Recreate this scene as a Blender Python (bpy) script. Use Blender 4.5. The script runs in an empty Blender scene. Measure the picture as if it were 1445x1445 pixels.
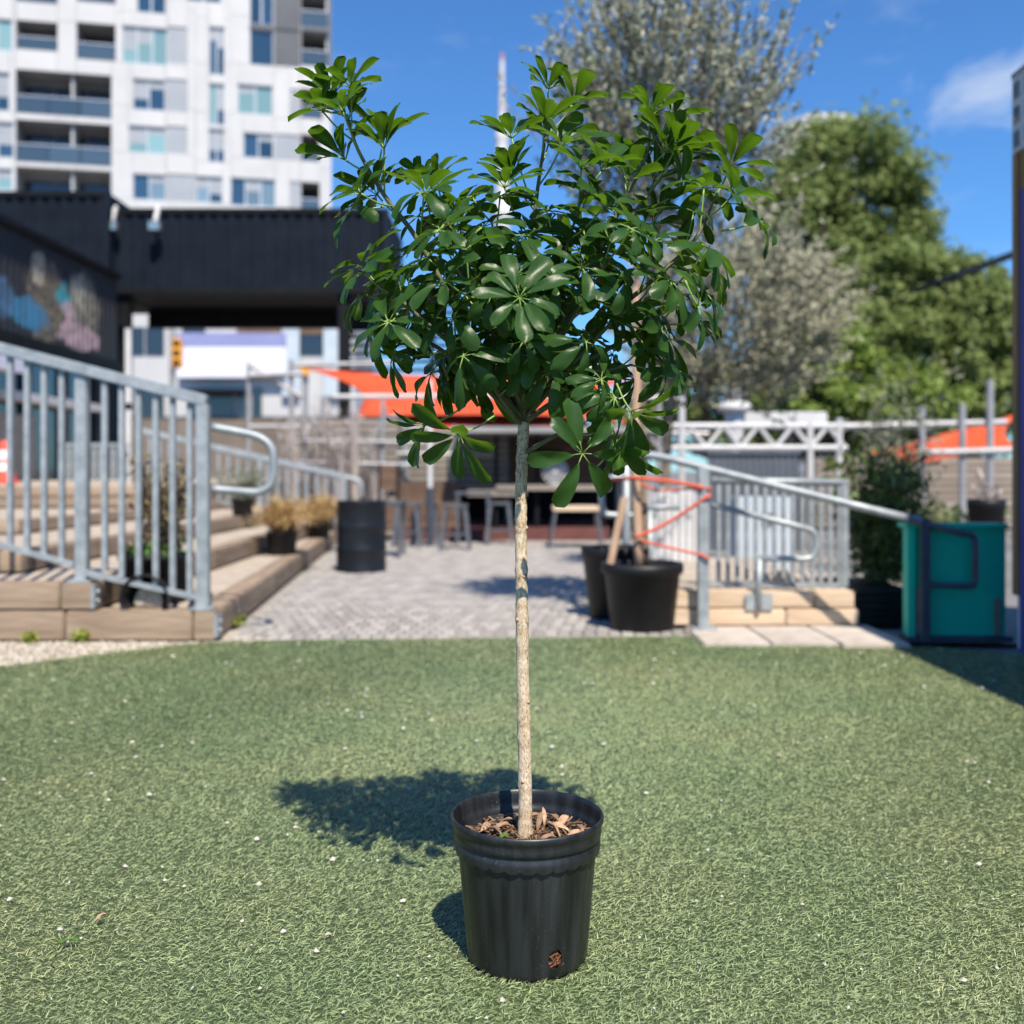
import bpy, bmesh, math, random
import numpy as np
from mathutils import Vector, Matrix, noise as mnoise
R = math.radians
random.seed(7)
rng = np.random.default_rng(11)
SC = bpy.context.scene
COL = SC.collection

# ------------------------------------------------------------------ measured from the photograph
F = 1449.0; CX = 722.5; HY = 665.0; H = 0.863      # focal length and horizon in photo pixels, camera height in metres
def X(px, d): return (px - CX) / F * d
def Z(py, d): return H - (py - HY) / F * d
def P(px, py, d): return Vector((X(px, d), d, Z(py, d)))

# ------------------------------------------------------------------ camera
cam = bpy.data.cameras.new('camera'); camo = bpy.data.objects.new('camera', cam); COL.objects.link(camo)
camo.location = (0, 0, H); camo.rotation_euler = (R(90), 0, 0)
cam.sensor_width = 36; cam.lens = 36 * F / 1445; cam.shift_y = -(722.5 - HY) / 1445
cam.clip_start = 0.05; cam.clip_end = 6000
cam.dof.use_dof = True; cam.dof.focus_distance = 1.84; cam.dof.aperture_fstop = 2.6; cam.dof.aperture_blades = 0
SC.camera = camo

# ------------------------------------------------------------------ sun, sky, exposure
SUNV = Vector((0.185, -0.68, 1.0)).normalized()
sun = bpy.data.lights.new('sun', 'SUN'); suno = bpy.data.objects.new('sun', sun); COL.objects.link(suno)
sun.energy = 5.0; sun.angle = R(0.53); sun.color = (1.0, 0.905, 0.77)
suno.rotation_euler = (-SUNV).to_track_quat('-Z', 'Y').to_euler(); suno.location = (3, -6, 12)
world = bpy.data.worlds.new('World'); SC.world = world; world.use_nodes = True
wn = world.node_tree.nodes; wl = world.node_tree.links; wn.clear()
def wnode(t, **k):
    n = wn.new(t)
    for a, b in k.items(): setattr(n, a, b)
    return n
sky = wnode('ShaderNodeTexSky', sky_type='NISHITA', sun_disc=False)
sky.sun_elevation = math.asin(SUNV.z); sky.sun_rotation = math.atan2(SUNV.x, SUNV.y)
sky.air_density = 1.0; sky.dust_density = 0.25; sky.ozone_density = 3.0; sky.altitude = 100
tc = wnode('ShaderNodeTexCoord')
sep = wnode('ShaderNodeSeparateXYZ'); wl.new(tc.outputs['Generated'], sep.inputs[0])
zc = wnode('ShaderNodeMath', operation='MAXIMUM'); wl.new(sep.outputs['Z'], zc.inputs[0]); zc.inputs[1].default_value = 0.03
dx = wnode('ShaderNodeMath', operation='DIVIDE'); wl.new(sep.outputs['X'], dx.inputs[0]); wl.new(zc.outputs[0], dx.inputs[1])
dy = wnode('ShaderNodeMath', operation='DIVIDE'); wl.new(sep.outputs['Y'], dy.inputs[0]); wl.new(zc.outputs[0], dy.inputs[1])
cmb = wnode('ShaderNodeCombineXYZ'); wl.new(dx.outputs[0], cmb.inputs[0]); wl.new(dy.outputs[0], cmb.inputs[1])
ns = wnode('ShaderNodeTexNoise'); wl.new(cmb.outputs[0], ns.inputs['Vector'])
ns.inputs['Scale'].default_value = 1.6; ns.inputs['Detail'].default_value = 9; ns.inputs['Roughness'].default_value = 0.62; ns.inputs['Distortion'].default_value = 0.5
cr = wnode('ShaderNodeValToRGB'); wl.new(ns.outputs['Fac'], cr.inputs[0])
cr.color_ramp.elements[0].position = 0.56; cr.color_ramp.elements[0].color = (0, 0, 0, 1)
cr.color_ramp.elements[1].position = 0.85; cr.color_ramp.elements[1].color = (0.3, 0.3, 0.3, 1)
# one fair-weather cloud: a soft patch of sky broken up by the same kind of noise
cdir = P(1400, 118, 100) - Vector((0, 0, H)); cdir.normalize()
cv = wnode('ShaderNodeVectorMath', operation='SUBTRACT'); wl.new(tc.outputs['Generated'], cv.inputs[0]); cv.inputs[1].default_value = cdir
cs = wnode('ShaderNodeVectorMath', operation='MULTIPLY'); wl.new(cv.outputs[0], cs.inputs[0]); cs.inputs[1].default_value = (1.0, 1.0, 2.3)
ln = wnode('ShaderNodeVectorMath', operation='LENGTH'); wl.new(cs.outputs[0], ln.inputs[0])
ns2 = wnode('ShaderNodeTexNoise'); wl.new(tc.outputs['Generated'], ns2.inputs['Vector'])
ns2.inputs['Scale'].default_value = 13; ns2.inputs['Detail'].default_value = 8; ns2.inputs['Roughness'].default_value = 0.72; ns2.inputs['Distortion'].default_value = 0.9
m1 = wnode('ShaderNodeMapRange'); wl.new(ln.outputs['Value'], m1.inputs['Value'])
m1.inputs['From Min'].default_value = 0.0; m1.inputs['From Max'].default_value = 0.15; m1.inputs['To Min'].default_value = 0.30; m1.inputs['To Max'].default_value = -0.28
ad = wnode('ShaderNodeMath', operation='ADD'); wl.new(m1.outputs[0], ad.inputs[0]); wl.new(ns2.outputs['Fac'], ad.inputs[1])
m2 = wnode('ShaderNodeMapRange'); wl.new(ad.outputs[0], m2.inputs['Value']); m2.inputs['From Min'].default_value = 0.52; m2.inputs['From Max'].default_value = 1.0
m2.inputs['To Max'].default_value = 0.75
mx = wnode('ShaderNodeMath', operation='MAXIMUM'); wl.new(cr.outputs['Color'], mx.inputs[0]); wl.new(m2.outputs[0], mx.inputs[1])
tint = wnode('ShaderNodeMix', data_type='RGBA', blend_type='MULTIPLY'); tint.inputs[0].default_value = 1.0
wl.new(sky.outputs[0], tint.inputs[6]); tint.inputs[7].default_value = (0.82, 1.45, 2.05, 1)
mixc = wnode('ShaderNodeMix', data_type='RGBA'); wl.new(mx.outputs[0], mixc.inputs[0]); wl.new(tint.outputs[2], mixc.inputs[6]); mixc.inputs[7].default_value = (9.6, 10.4, 11.6, 1)
bg = wnode('ShaderNodeBackground'); wl.new(mixc.outputs[2], bg.inputs[0]); bg.inputs[1].default_value = 0.054
wo = wnode('ShaderNodeOutputWorld'); wl.new(bg.outputs[0], wo.inputs[0])
SC.view_settings.view_transform = 'Standard'; SC.view_settings.look = 'None'; SC.view_settings.gamma = 1.0
SC.view_settings.exposure = 0.68; SC.view_settings.use_curve_mapping = False
SC.render.engine = 'CYCLES'
SC.cycles.max_bounces = 8; SC.cycles.transparent_max_bounces = 12; SC.cycles.use_denoising = True
SC.cycles.sample_clamp_indirect = 6

# ------------------------------------------------------------------ materials
MATS = {}
def _new(name):
    m = bpy.data.materials.new(name); m.use_nodes = True
    nt = m.node_tree; b = nt.nodes['Principled BSDF']
    return m, nt, b
def mat(name, c1, c2=None, scale=6.0, rough=0.6, metal=0.0, bump=0.0, bscale=60.0, stretch=(1, 1, 1), spec=0.5, pos=(0.35, 0.65), rnd=0.0, detail=6):
    """noise-varied colour, optional bump and per-object brightness variation"""
    m, nt, b = _new(name); N = nt.nodes; L = nt.links
    tcn = N.new('ShaderNodeTexCoord'); mp = N.new('ShaderNodeMapping'); L.new(tcn.outputs['Object'], mp.inputs[0]); mp.inputs['Scale'].default_value = stretch
    nz = N.new('ShaderNodeTexNoise'); L.new(mp.outputs[0], nz.inputs['Vector']); nz.inputs['Scale'].default_value = scale; nz.inputs['Detail'].default_value = detail; nz.inputs['Roughness'].default_value = 0.6
    rp = N.new('ShaderNodeValToRGB'); L.new(nz.outputs['Fac'], rp.inputs[0])
    c2 = c2 or tuple(min(1, v * 1.25) for v in c1)
    rp.color_ramp.elements[0].position = pos[0]; rp.color_ramp.elements[0].color = (*c1, 1)
    rp.color_ramp.elements[1].position = pos[1]; rp.color_ramp.elements[1].color = (*c2, 1)
    out = rp.outputs['Color']
    if rnd:
        oi = N.new('ShaderNodeObjectInfo'); mr = N.new('ShaderNodeMapRange'); L.new(oi.outputs['Random'], mr.inputs['Value'])
        mr.inputs['To Min'].default_value = 1 - rnd; mr.inputs['To Max'].default_value = 1 + rnd
        hs = N.new('ShaderNodeHueSaturation'); L.new(out, hs.inputs['Color']); L.new(mr.outputs[0], hs.inputs['Value']); out = hs.outputs[0]
    L.new(out, b.inputs['Base Color'])
    b.inputs['Roughness'].default_value = rough; b.inputs['Metallic'].default_value = metal; b.inputs['Specular IOR Level'].default_value = spec
    if bump:
        nb = N.new('ShaderNodeTexNoise'); L.new(mp.outputs[0], nb.inputs['Vector']); nb.inputs['Scale'].default_value = bscale; nb.inputs['Detail'].default_value = 5
        bp = N.new('ShaderNodeBump'); bp.inputs['Strength'].default_value = bump; bp.inputs['Distance'].default_value = 0.01
        L.new(nb.outputs['Fac'], bp.inputs['Height']); L.new(bp.outputs[0], b.inputs['Normal'])
    MATS[name] = m
    return m
def mat_island(name, cols, rough=0.5, trans=0.0, tcol=None, spec=0.4):
    """colour picked per mesh island (blade, leaf) from a ramp; optional translucency"""
    m, nt, b = _new(name); N = nt.nodes; L = nt.links
    g = N.new('ShaderNodeNewGeometry'); rp = N.new('ShaderNodeValToRGB'); L.new(g.outputs['Random Per Island'], rp.inputs[0])
    e = rp.color_ramp.elements
    while len(e) < len(cols): e.new(0.5)
    for i, c in enumerate(cols): e[i].position = i / (len(cols) - 1); e[i].color = (*c, 1)
    L.new(rp.outputs[0], b.inputs['Base Color']); b.inputs['Roughness'].default_value = rough; b.inputs['Specular IOR Level'].default_value = spec
    if trans:
        t = N.new('ShaderNodeBsdfTranslucent'); ms = N.new('ShaderNodeMixShader'); ms.inputs[0].default_value = trans
        if tcol: t.inputs[0].default_value = (*tcol, 1)
        else: L.new(rp.outputs[0], t.inputs[0])
        L.new(b.outputs[0], ms.inputs[1]); L.new(t.outputs[0], ms.inputs[2]); L.new(ms.outputs[0], nt.nodes['Material Output'].inputs[0])
    MATS[name] = m
    return m

mat('steel', (0.25, 0.28, 0.30), (0.38, 0.415, 0.435), scale=14, rough=0.5, metal=0.35, bump=0.05, rnd=0.05)
mat('dark_and_shaded_steel', (0.045, 0.055, 0.08), (0.065, 0.075, 0.10), scale=14, rough=0.5, metal=0.2)  # dark steel parts, also the shade painted on the ramp handrail's end
mat('white_paint', (0.46, 0.46, 0.46), (0.56, 0.56, 0.56), scale=3, rough=0.6, rnd=0.05)
mat('timber', (0.20, 0.145, 0.10), (0.33, 0.25, 0.18), scale=5, rough=0.85, bump=0.35, bscale=22, stretch=(0.35, 3, 3), rnd=0.14)
mat('timber_new', (0.44, 0.325, 0.225), (0.60, 0.48, 0.35), scale=5, rough=0.85, bump=0.3, bscale=22, stretch=(0.35, 3, 3), rnd=0.1)
mat('tread', (0.31, 0.26, 0.205), (0.42, 0.36, 0.295), scale=7, rough=0.95, bump=0.4, bscale=70)
mat('gravel', (0.30, 0.26, 0.20), (0.52, 0.46, 0.37), scale=40, rough=0.95, bump=0.8, bscale=120)
mat('paver', (0.23, 0.215, 0.20), (0.37, 0.35, 0.33), scale=3.0, rough=0.9, bump=0.3, bscale=80, rnd=0.22)
mat('paver_far', (0.235, 0.22, 0.205), (0.38, 0.36, 0.34), scale=6.0, rough=0.9, bump=0.3, bscale=80)
mat('sand_joint', (0.19, 0.175, 0.155), (0.28, 0.255, 0.23), scale=20, rough=0.95)
mat('concrete', (0.36, 0.315, 0.27), (0.46, 0.415, 0.37), scale=9, rough=0.9, bump=0.25, bscale=90, rnd=0.08)
mat('asphalt', (0.10, 0.10, 0.105), (0.19, 0.185, 0.18), scale=0.7, rough=0.95, bump=0.2)
mat('black_metal', (0.0055, 0.009, 0.016), (0.009, 0.014, 0.023), scale=2.2, rough=0.6, spec=0.12)
mat('black_frame', (0.004, 0.005, 0.007), (0.008, 0.009, 0.012), scale=3, rough=0.6, spec=0.15)
mat('black_plastic', (0.005, 0.0055, 0.007), (0.011, 0.012, 0.014), scale=5, rough=0.5, rnd=0.15, spec=0.3)
mat('barrel_paint', (0.006, 0.008, 0.012), (0.011, 0.014, 0.019), scale=6, rough=0.42, spec=0.3)
mat('facade_white', (0.45, 0.45, 0.455), (0.50, 0.50, 0.50), scale=0.6, rough=0.55, rnd=0.03)
mat('facade_grey', (0.27, 0.29, 0.325), (0.31, 0.335, 0.365), scale=0.6, rough=0.5)
mat('facade_dark', (0.055, 0.062, 0.075), (0.075, 0.083, 0.098), scale=0.6, rough=0.5)
mat('facade_seam', (0.30, 0.30, 0.32), (0.45, 0.45, 0.47), scale=1, rough=0.8)
mat('room_dark', (0.035, 0.037, 0.042), (0.06, 0.06, 0.065), scale=0.7, rough=0.8)
mat('slab', (0.24, 0.24, 0.245), (0.3, 0.3, 0.31), scale=1, rough=0.8)
mat('frame_alu', (0.45, 0.47, 0.5), (0.52, 0.54, 0.57), scale=1, rough=0.4, metal=0.3)
def glass(name, col, rough=0.06, spec=0.9):
    m, nt, b = _new(name); N = nt.nodes; L = nt.links
    oi = N.new('ShaderNodeObjectInfo'); mr = N.new('ShaderNodeMapRange'); L.new(oi.outputs['Random'], mr.inputs['Value']); mr.inputs['To Min'].default_value = 0.7; mr.inputs['To Max'].default_value = 1.3
    hs = N.new('ShaderNodeHueSaturation'); hs.inputs['Color'].default_value = (*col, 1); L.new(mr.outputs[0], hs.inputs['Value']); L.new(hs.outputs[0], b.inputs['Base Color'])
    b.inputs['Roughness'].default_value = rough; b.inputs['Specular IOR Level'].default_value = spec
    MATS[name] = m
glass('glass_blue', (0.022, 0.055, 0.10)); glass('glass_aqua', (0.17, 0.29, 0.30)); glass('glass_pale', (0.14, 0.21, 0.26)); glass('glass_dark', (0.02, 0.028, 0.04))
glass('balcony_glass', (0.055, 0.085, 0.115))
mat('orange_sail', (0.48, 0.055, 0.012), (0.58, 0.08, 0.018), scale=3, rough=0.8)
mat('brown_wood', (0.085, 0.050, 0.032), (0.15, 0.09, 0.06), scale=4, rough=0.8, stretch=(0.4, 3, 3), rnd=0.25)
mat('grey_slat', (0.19, 0.165, 0.14), (0.30, 0.265, 0.225), scale=4, rough=0.85, stretch=(0.3, 3, 3), rnd=0.22)
mat('red_plinth', (0.085, 0.028, 0.026), (0.13, 0.045, 0.04), scale=4, rough=0.8)
mat('teal', (0.0, 0.44, 0.29), (0.0, 0.50, 0.33), scale=1.5, rough=0.45)
mat('purple', (0.075, 0.06, 0.25), (0.09, 0.075, 0.29), scale=2, rough=0.6)
mat('stain_wood', (0.20, 0.115, 0.05), (0.30, 0.18, 0.085), scale=6, rough=0.65, stretch=(3, 3, 0.35))
mat('stake_wood', (0.36, 0.23, 0.15), (0.52, 0.36, 0.25), scale=12, rough=0.8, stretch=(3, 3, 0.3), bump=0.3)
mat('rope_red', (0.55, 0.07, 0.03), (0.68, 0.12, 0.06), scale=60, rough=0.8)
mat('cone_orange', (0.85, 0.05, 0.02), (0.9, 0.07, 0.03), scale=5, rough=0.5)
mat('reflective', (0.72, 0.74, 0.76), (0.8, 0.8, 0.82), scale=20, rough=0.4)
mat('signal_yellow', (0.75, 0.32, 0.02), (0.8, 0.38, 0.03), scale=5, rough=0.5)
mat('sign_violet', (0.20, 0.22, 0.42), (0.24, 0.26, 0.46), scale=1, rough=0.6)
mat('sign_white', (0.66, 0.66, 0.76), (0.72, 0.72, 0.8), scale=0.8, rough=0.6)
mat('tower_concrete_hazed', (0.50, 0.49, 0.49), (0.56, 0.55, 0.55), scale=0.05, rough=0.8)  # distance haze is mixed into this pale concrete colour
mat('tower_red_hazed', (0.42, 0.18, 0.2), (0.46, 0.21, 0.23), scale=0.05, rough=0.7)  # antenna red paled by haze put into the colour
mat('olive_bark', (0.12, 0.095, 0.07), (0.25, 0.20, 0.15), scale=12, rough=0.9, bump=0.5)
mat('tree_bark', (0.06, 0.045, 0.032), (0.12, 0.09, 0.065), scale=3, rough=0.95, bump=0.5)
mat('soil', (0.014, 0.009, 0.006), (0.055, 0.034, 0.022), scale=45, rough=0.95, bump=1.0, bscale=90)
mat('rock', (0.42, 0.34, 0.27), (0.58, 0.49, 0.41), scale=9, rough=0.9, bump=0.5, bscale=20)
mat('chip_white', (0.36, 0.34, 0.28), (0.5, 0.48, 0.41), scale=30, rough=0.7)
mat('hoarding_board', (0.13, 0.105, 0.085), (0.2, 0.165, 0.135), scale=0.8, rough=0.9)
mat('rust', (0.16, 0.06, 0.025), (0.28, 0.11, 0.05), scale=60, rough=0.9)
mat('stem_green', (0.16, 0.26, 0.055), (0.24, 0.36, 0.085), scale=25, rough=0.5)
mat('branch_bark', (0.075, 0.085, 0.038), (0.15, 0.145, 0.075), scale=40, rough=0.7, bump=0.3)
mat_island('olive_leaf', [(0.105, 0.13, 0.075), (0.21, 0.24, 0.165), (0.33, 0.345, 0.27), (0.155, 0.185, 0.11), (0.42, 0.43, 0.35)], rough=0.5, trans=0.25)
mat_island('olive_leaf_dry', [(0.17, 0.18, 0.11), (0.29, 0.295, 0.20), (0.41, 0.40, 0.30), (0.22, 0.23, 0.14)], rough=0.6, trans=0.15)
mat_island('maple_leaf', [(0.12, 0.185, 0.045), (0.185, 0.25, 0.07), (0.265, 0.31, 0.105), (0.15, 0.21, 0.06)], rough=0.6, trans=0.42)
mat_island('lime_leaf', [(0.13, 0.20, 0.03), (0.19, 0.28, 0.05), (0.26, 0.33, 0.07)], rough=0.55, trans=0.3)
mat_island('bush_leaf', [(0.05, 0.085, 0.018), (0.09, 0.14, 0.03), (0.14, 0.19, 0.05), (0.22, 0.22, 0.09)], rough=0.5, trans=0.25)
mat_island('herb_leaf', [(0.05, 0.14, 0.02), (0.09, 0.22, 0.03), (0.14, 0.28, 0.05)], rough=0.5, trans=0.3)
mat_island('dry_shrub', [(0.10, 0.085, 0.045), (0.20, 0.155, 0.08), (0.30, 0.21, 0.11), (0.11, 0.115, 0.06)], rough=0.7, trans=0.15)
mat_island('dry_gold', [(0.48, 0.32, 0.13), (0.62, 0.44, 0.20), (0.38, 0.25, 0.10), (0.56, 0.42, 0.24)], rough=0.7, trans=0.2)
mat_island('pampas', [(0.48, 0.42, 0.38), (0.60, 0.55, 0.52), (0.36, 0.29, 0.26), (0.54, 0.51, 0.5)], rough=0.8, trans=0.2)
mat_island('sage_leaf', [(0.13, 0.15, 0.10), (0.20, 0.22, 0.15), (0.26, 0.27, 0.20)], rough=0.7, trans=0.15)
mat_island('weed_leaf', [(0.16, 0.24, 0.03), (0.28, 0.34, 0.05), (0.36, 0.38, 0.08)], rough=0.6, trans=0.25)
mat_island('pebbles', [(0.26, 0.22, 0.17), (0.45, 0.40, 0.33), (0.58, 0.54, 0.47), (0.35, 0.29, 0.22)], rough=0.9)
mat('dry_leaf', (0.16, 0.09, 0.05), (0.42, 0.28, 0.18), scale=55, rough=0.7, rnd=0.4)
mat_island('bark_bits', [(0.05, 0.028, 0.016), (0.16, 0.09, 0.05), (0.30, 0.19, 0.11), (0.09, 0.05, 0.03)], rough=0.8)

# artificial turf: blade colour per island plus slow patches of wear
def turf_mat(name, cols, base=False):
    m, nt, b = _new(name); N = nt.nodes; L = nt.links
    rp = N.new('ShaderNodeValToRGB'); e = rp.color_ramp.elements
    while len(e) < len(cols): e.new(0.5)
    for i, c in enumerate(cols): e[i].position = i / (len(cols) - 1); e[i].color = (*c, 1)
    tcn = N.new('ShaderNodeTexCoord')
    if base:
        nz0 = N.new('ShaderNodeTexNoise'); L.new(tcn.outputs['Object'], nz0.inputs['Vector']); nz0.inputs['Scale'].default_value = 160; L.new(nz0.outputs['Fac'], rp.inputs[0])
    else:
        g = N.new('ShaderNodeNewGeometry'); L.new(g.outputs['Random Per Island'], rp.inputs[0])
    nz = N.new('ShaderNodeTexNoise'); L.new(tcn.outputs['Object'], nz.inputs['Vector']); nz.inputs['Scale'].default_value = 1.3; nz.inputs['Detail'].default_value = 5; nz.inputs['Roughness'].default_value = 0.55
    mr = N.new('ShaderNodeMapRange'); L.new(nz.outputs['Fac'], mr.inputs['Value']); mr.inputs['From Min'].default_value = 0.3; mr.inputs['From Max'].default_value = 0.7
    mr.inputs['To Min'].default_value = 0.0; mr.inputs['To Max'].default_value = 1.0
    mxn = N.new('ShaderNodeMix'); mxn.data_type = 'RGBA'; mxn.blend_type = 'MULTIPLY'; mxn.inputs[0].default_value = 1.0
    rp2 = N.new('ShaderNodeValToRGB'); L.new(mr.outputs[0], rp2.inputs[0])
    rp2.color_ramp.elements[0].color = (0.80, 0.90, 0.82, 1); rp2.color_ramp.elements[1].color = (1.14, 1.05, 1.0, 1)
    L.new(rp.outputs[0], mxn.inputs[6]); L.new(rp2.outputs[0], mxn.inputs[7]); L.new(mxn.outputs[2], b.inputs['Base Color'])
    b.inputs['Roughness'].default_value = 0.5; b.inputs['Specular IOR Level'].default_value = 0.35
    MATS[name] = m
turf_mat('turf_blade', [(0.16, 0.21, 0.11), (0.27, 0.335, 0.17), (0.35, 0.42, 0.22), (0.22, 0.28, 0.14), (0.44, 0.505, 0.28), (0.295, 0.36, 0.18), (0.38, 0.41, 0.22)])
turf_mat('turf_base', [(0.02, 0.034, 0.016), (0.085, 0.12, 0.05)], base=True)

# glossy compound leaf: dark upper side, paler midrib from the mesh, brighter when the sun shines through
def leaf_material():
    m, nt, b = _new('umbrella_leaf'); N = nt.nodes; L = nt.links
    oi = N.new('ShaderNodeObjectInfo'); g = N.new('ShaderNodeNewGeometry')
    at = N.new('ShaderNodeAttribute'); at.attribute_name = 'rib'
    rp = N.new('ShaderNodeValToRGB'); L.new(oi.outputs['Random'], rp.inputs[0])
    e = rp.color_ramp.elements; e.new(0.5); e.new(0.9)
    for i, (p, c) in enumerate([(0.0, (0.007, 0.021, 0.004)), (0.45, (0.013, 0.037, 0.005)), (0.8, (0.028, 0.068, 0.008)), (1.0, (0.085, 0.15, 0.016))]):
        e[i].position = p; e[i].color = (*c, 1)
    tcn = N.new('ShaderNodeTexCoord'); nz = N.new('ShaderNodeTexNoise'); L.new(tcn.outputs['Object'], nz.inputs['Vector']); nz.inputs['Scale'].default_value = 45; nz.inputs['Detail'].default_value = 4
    hs = N.new('ShaderNodeHueSaturation'); L.new(rp.outputs[0], hs.inputs['Color'])
    mr = N.new('ShaderNodeMapRange'); L.new(nz.outputs['Fac'], mr.inputs['Value']); mr.inputs['To Min'].default_value = 0.6; mr.inputs['To Max'].default_value = 1.4; L.new(mr.outputs[0], hs.inputs['Value'])
    mi = N.new('ShaderNodeMix'); mi.data_type = 'RGBA'; L.new(at.outputs['Fac'], mi.inputs[0]); L.new(hs.outputs[0], mi.inputs[6]); mi.inputs[7].default_value = (0.11, 0.20, 0.06, 1)
    # paler matt underside
    mb = N.new('ShaderNodeMix'); mb.data_type = 'RGBA'; L.new(g.outputs['Backfacing'], mb.inputs[0]); L.new(mi.outputs[2], mb.inputs[6]); mb.inputs[7].default_value = (0.028, 0.072, 0.016, 1)
    L.new(mb.outputs[2], b.inputs['Base Color'])
    b.inputs['Roughness'].default_value = 0.36; b.inputs['Specular IOR Level'].default_value = 0.24
    bp = N.new('ShaderNodeBump'); bp.inputs['Strength'].default_value = 0.12; bp.inputs['Distance'].default_value = 0.004; L.new(nz.outputs['Fac'], bp.inputs['Height']); L.new(bp.outputs[0], b.inputs['Normal'])
    t = N.new('ShaderNodeBsdfTranslucent'); t.inputs[0].default_value = (0.17, 0.36, 0.012, 1)
    ms = N.new('ShaderNodeMixShader'); ms.inputs[0].default_value = 0.27
    L.new(b.outputs[0], ms.inputs[1]); L.new(t.outputs[0], ms.inputs[2]); L.new(ms.outputs[0], nt.nodes['Material Output'].inputs[0])
    MATS['umbrella_leaf'] = m
leaf_material()

def bark_material():
    m, nt, b = _new('pale_bark'); N = nt.nodes; L = nt.links
    tcn = N.new('ShaderNodeTexCoord'); mp = N.new('ShaderNodeMapping'); L.new(tcn.outputs['Object'], mp.inputs[0]); mp.inputs['Scale'].default_value = (1, 1, 0.55)
    n1 = N.new('ShaderNodeTexNoise'); L.new(mp.outputs[0], n1.inputs['Vector']); n1.inputs['Scale'].default_value = 260; n1.inputs['Detail'].default_value = 6; n1.inputs['Roughness'].default_value = 0.7
    r1 = N.new('ShaderNodeValToRGB'); L.new(n1.outputs['Fac'], r1.inputs[0]); e = r1.color_ramp.elements; e.new(0.5)
    for i, (p, c) in enumerate([(0.33, (0.15, 0.105, 0.065)), (0.43, (0.45, 0.36, 0.245)), (0.58, (0.68, 0.60, 0.47))]): e[i].position = p; e[i].color = (*c, 1)
    mp2 = N.new('ShaderNodeMapping'); L.new(tcn.outputs['Object'], mp2.inputs[0]); mp2.inputs['Scale'].default_value = (3, 3, 14)
    n2 = N.new('ShaderNodeTexNoise'); L.new(mp2.outputs[0], n2.inputs['Vector']); n2.inputs['Scale'].default_value = 2.2; n2.inputs['Detail'].default_value = 4
    r2 = N.new('ShaderNodeValToRGB'); L.new(n2.outputs['Fac'], r2.inputs[0]); r2.color_ramp.elements[0].position = 0.3; r2.color_ramp.elements[0].color = (0.62, 0.50, 0.38, 1); r2.color_ramp.elements[1].position = 0.62; r2.color_ramp.elements[1].color = (1.05, 1.03, 1.0, 1)
    mi = N.new('ShaderNodeMix'); mi.data_type = 'RGBA'; mi.blend_type = 'MULTIPLY'; mi.inputs[0].default_value = 1.0; L.new(r1.outputs[0], mi.inputs[6]); L.new(r2.outputs[0], mi.inputs[7])
    L.new(mi.outputs[2], b.inputs['Base Color']); b.inputs['Roughness'].default_value = 0.85
    bp = N.new('ShaderNodeBump'); bp.inputs['Strength'].default_value = 0.7; bp.inputs['Distance'].default_value = 0.002; L.new(n1.outputs['Fac'], bp.inputs['Height']); L.new(bp.outputs[0], b.inputs['Normal'])
    MATS['pale_bark'] = m
bark_material()

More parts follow.
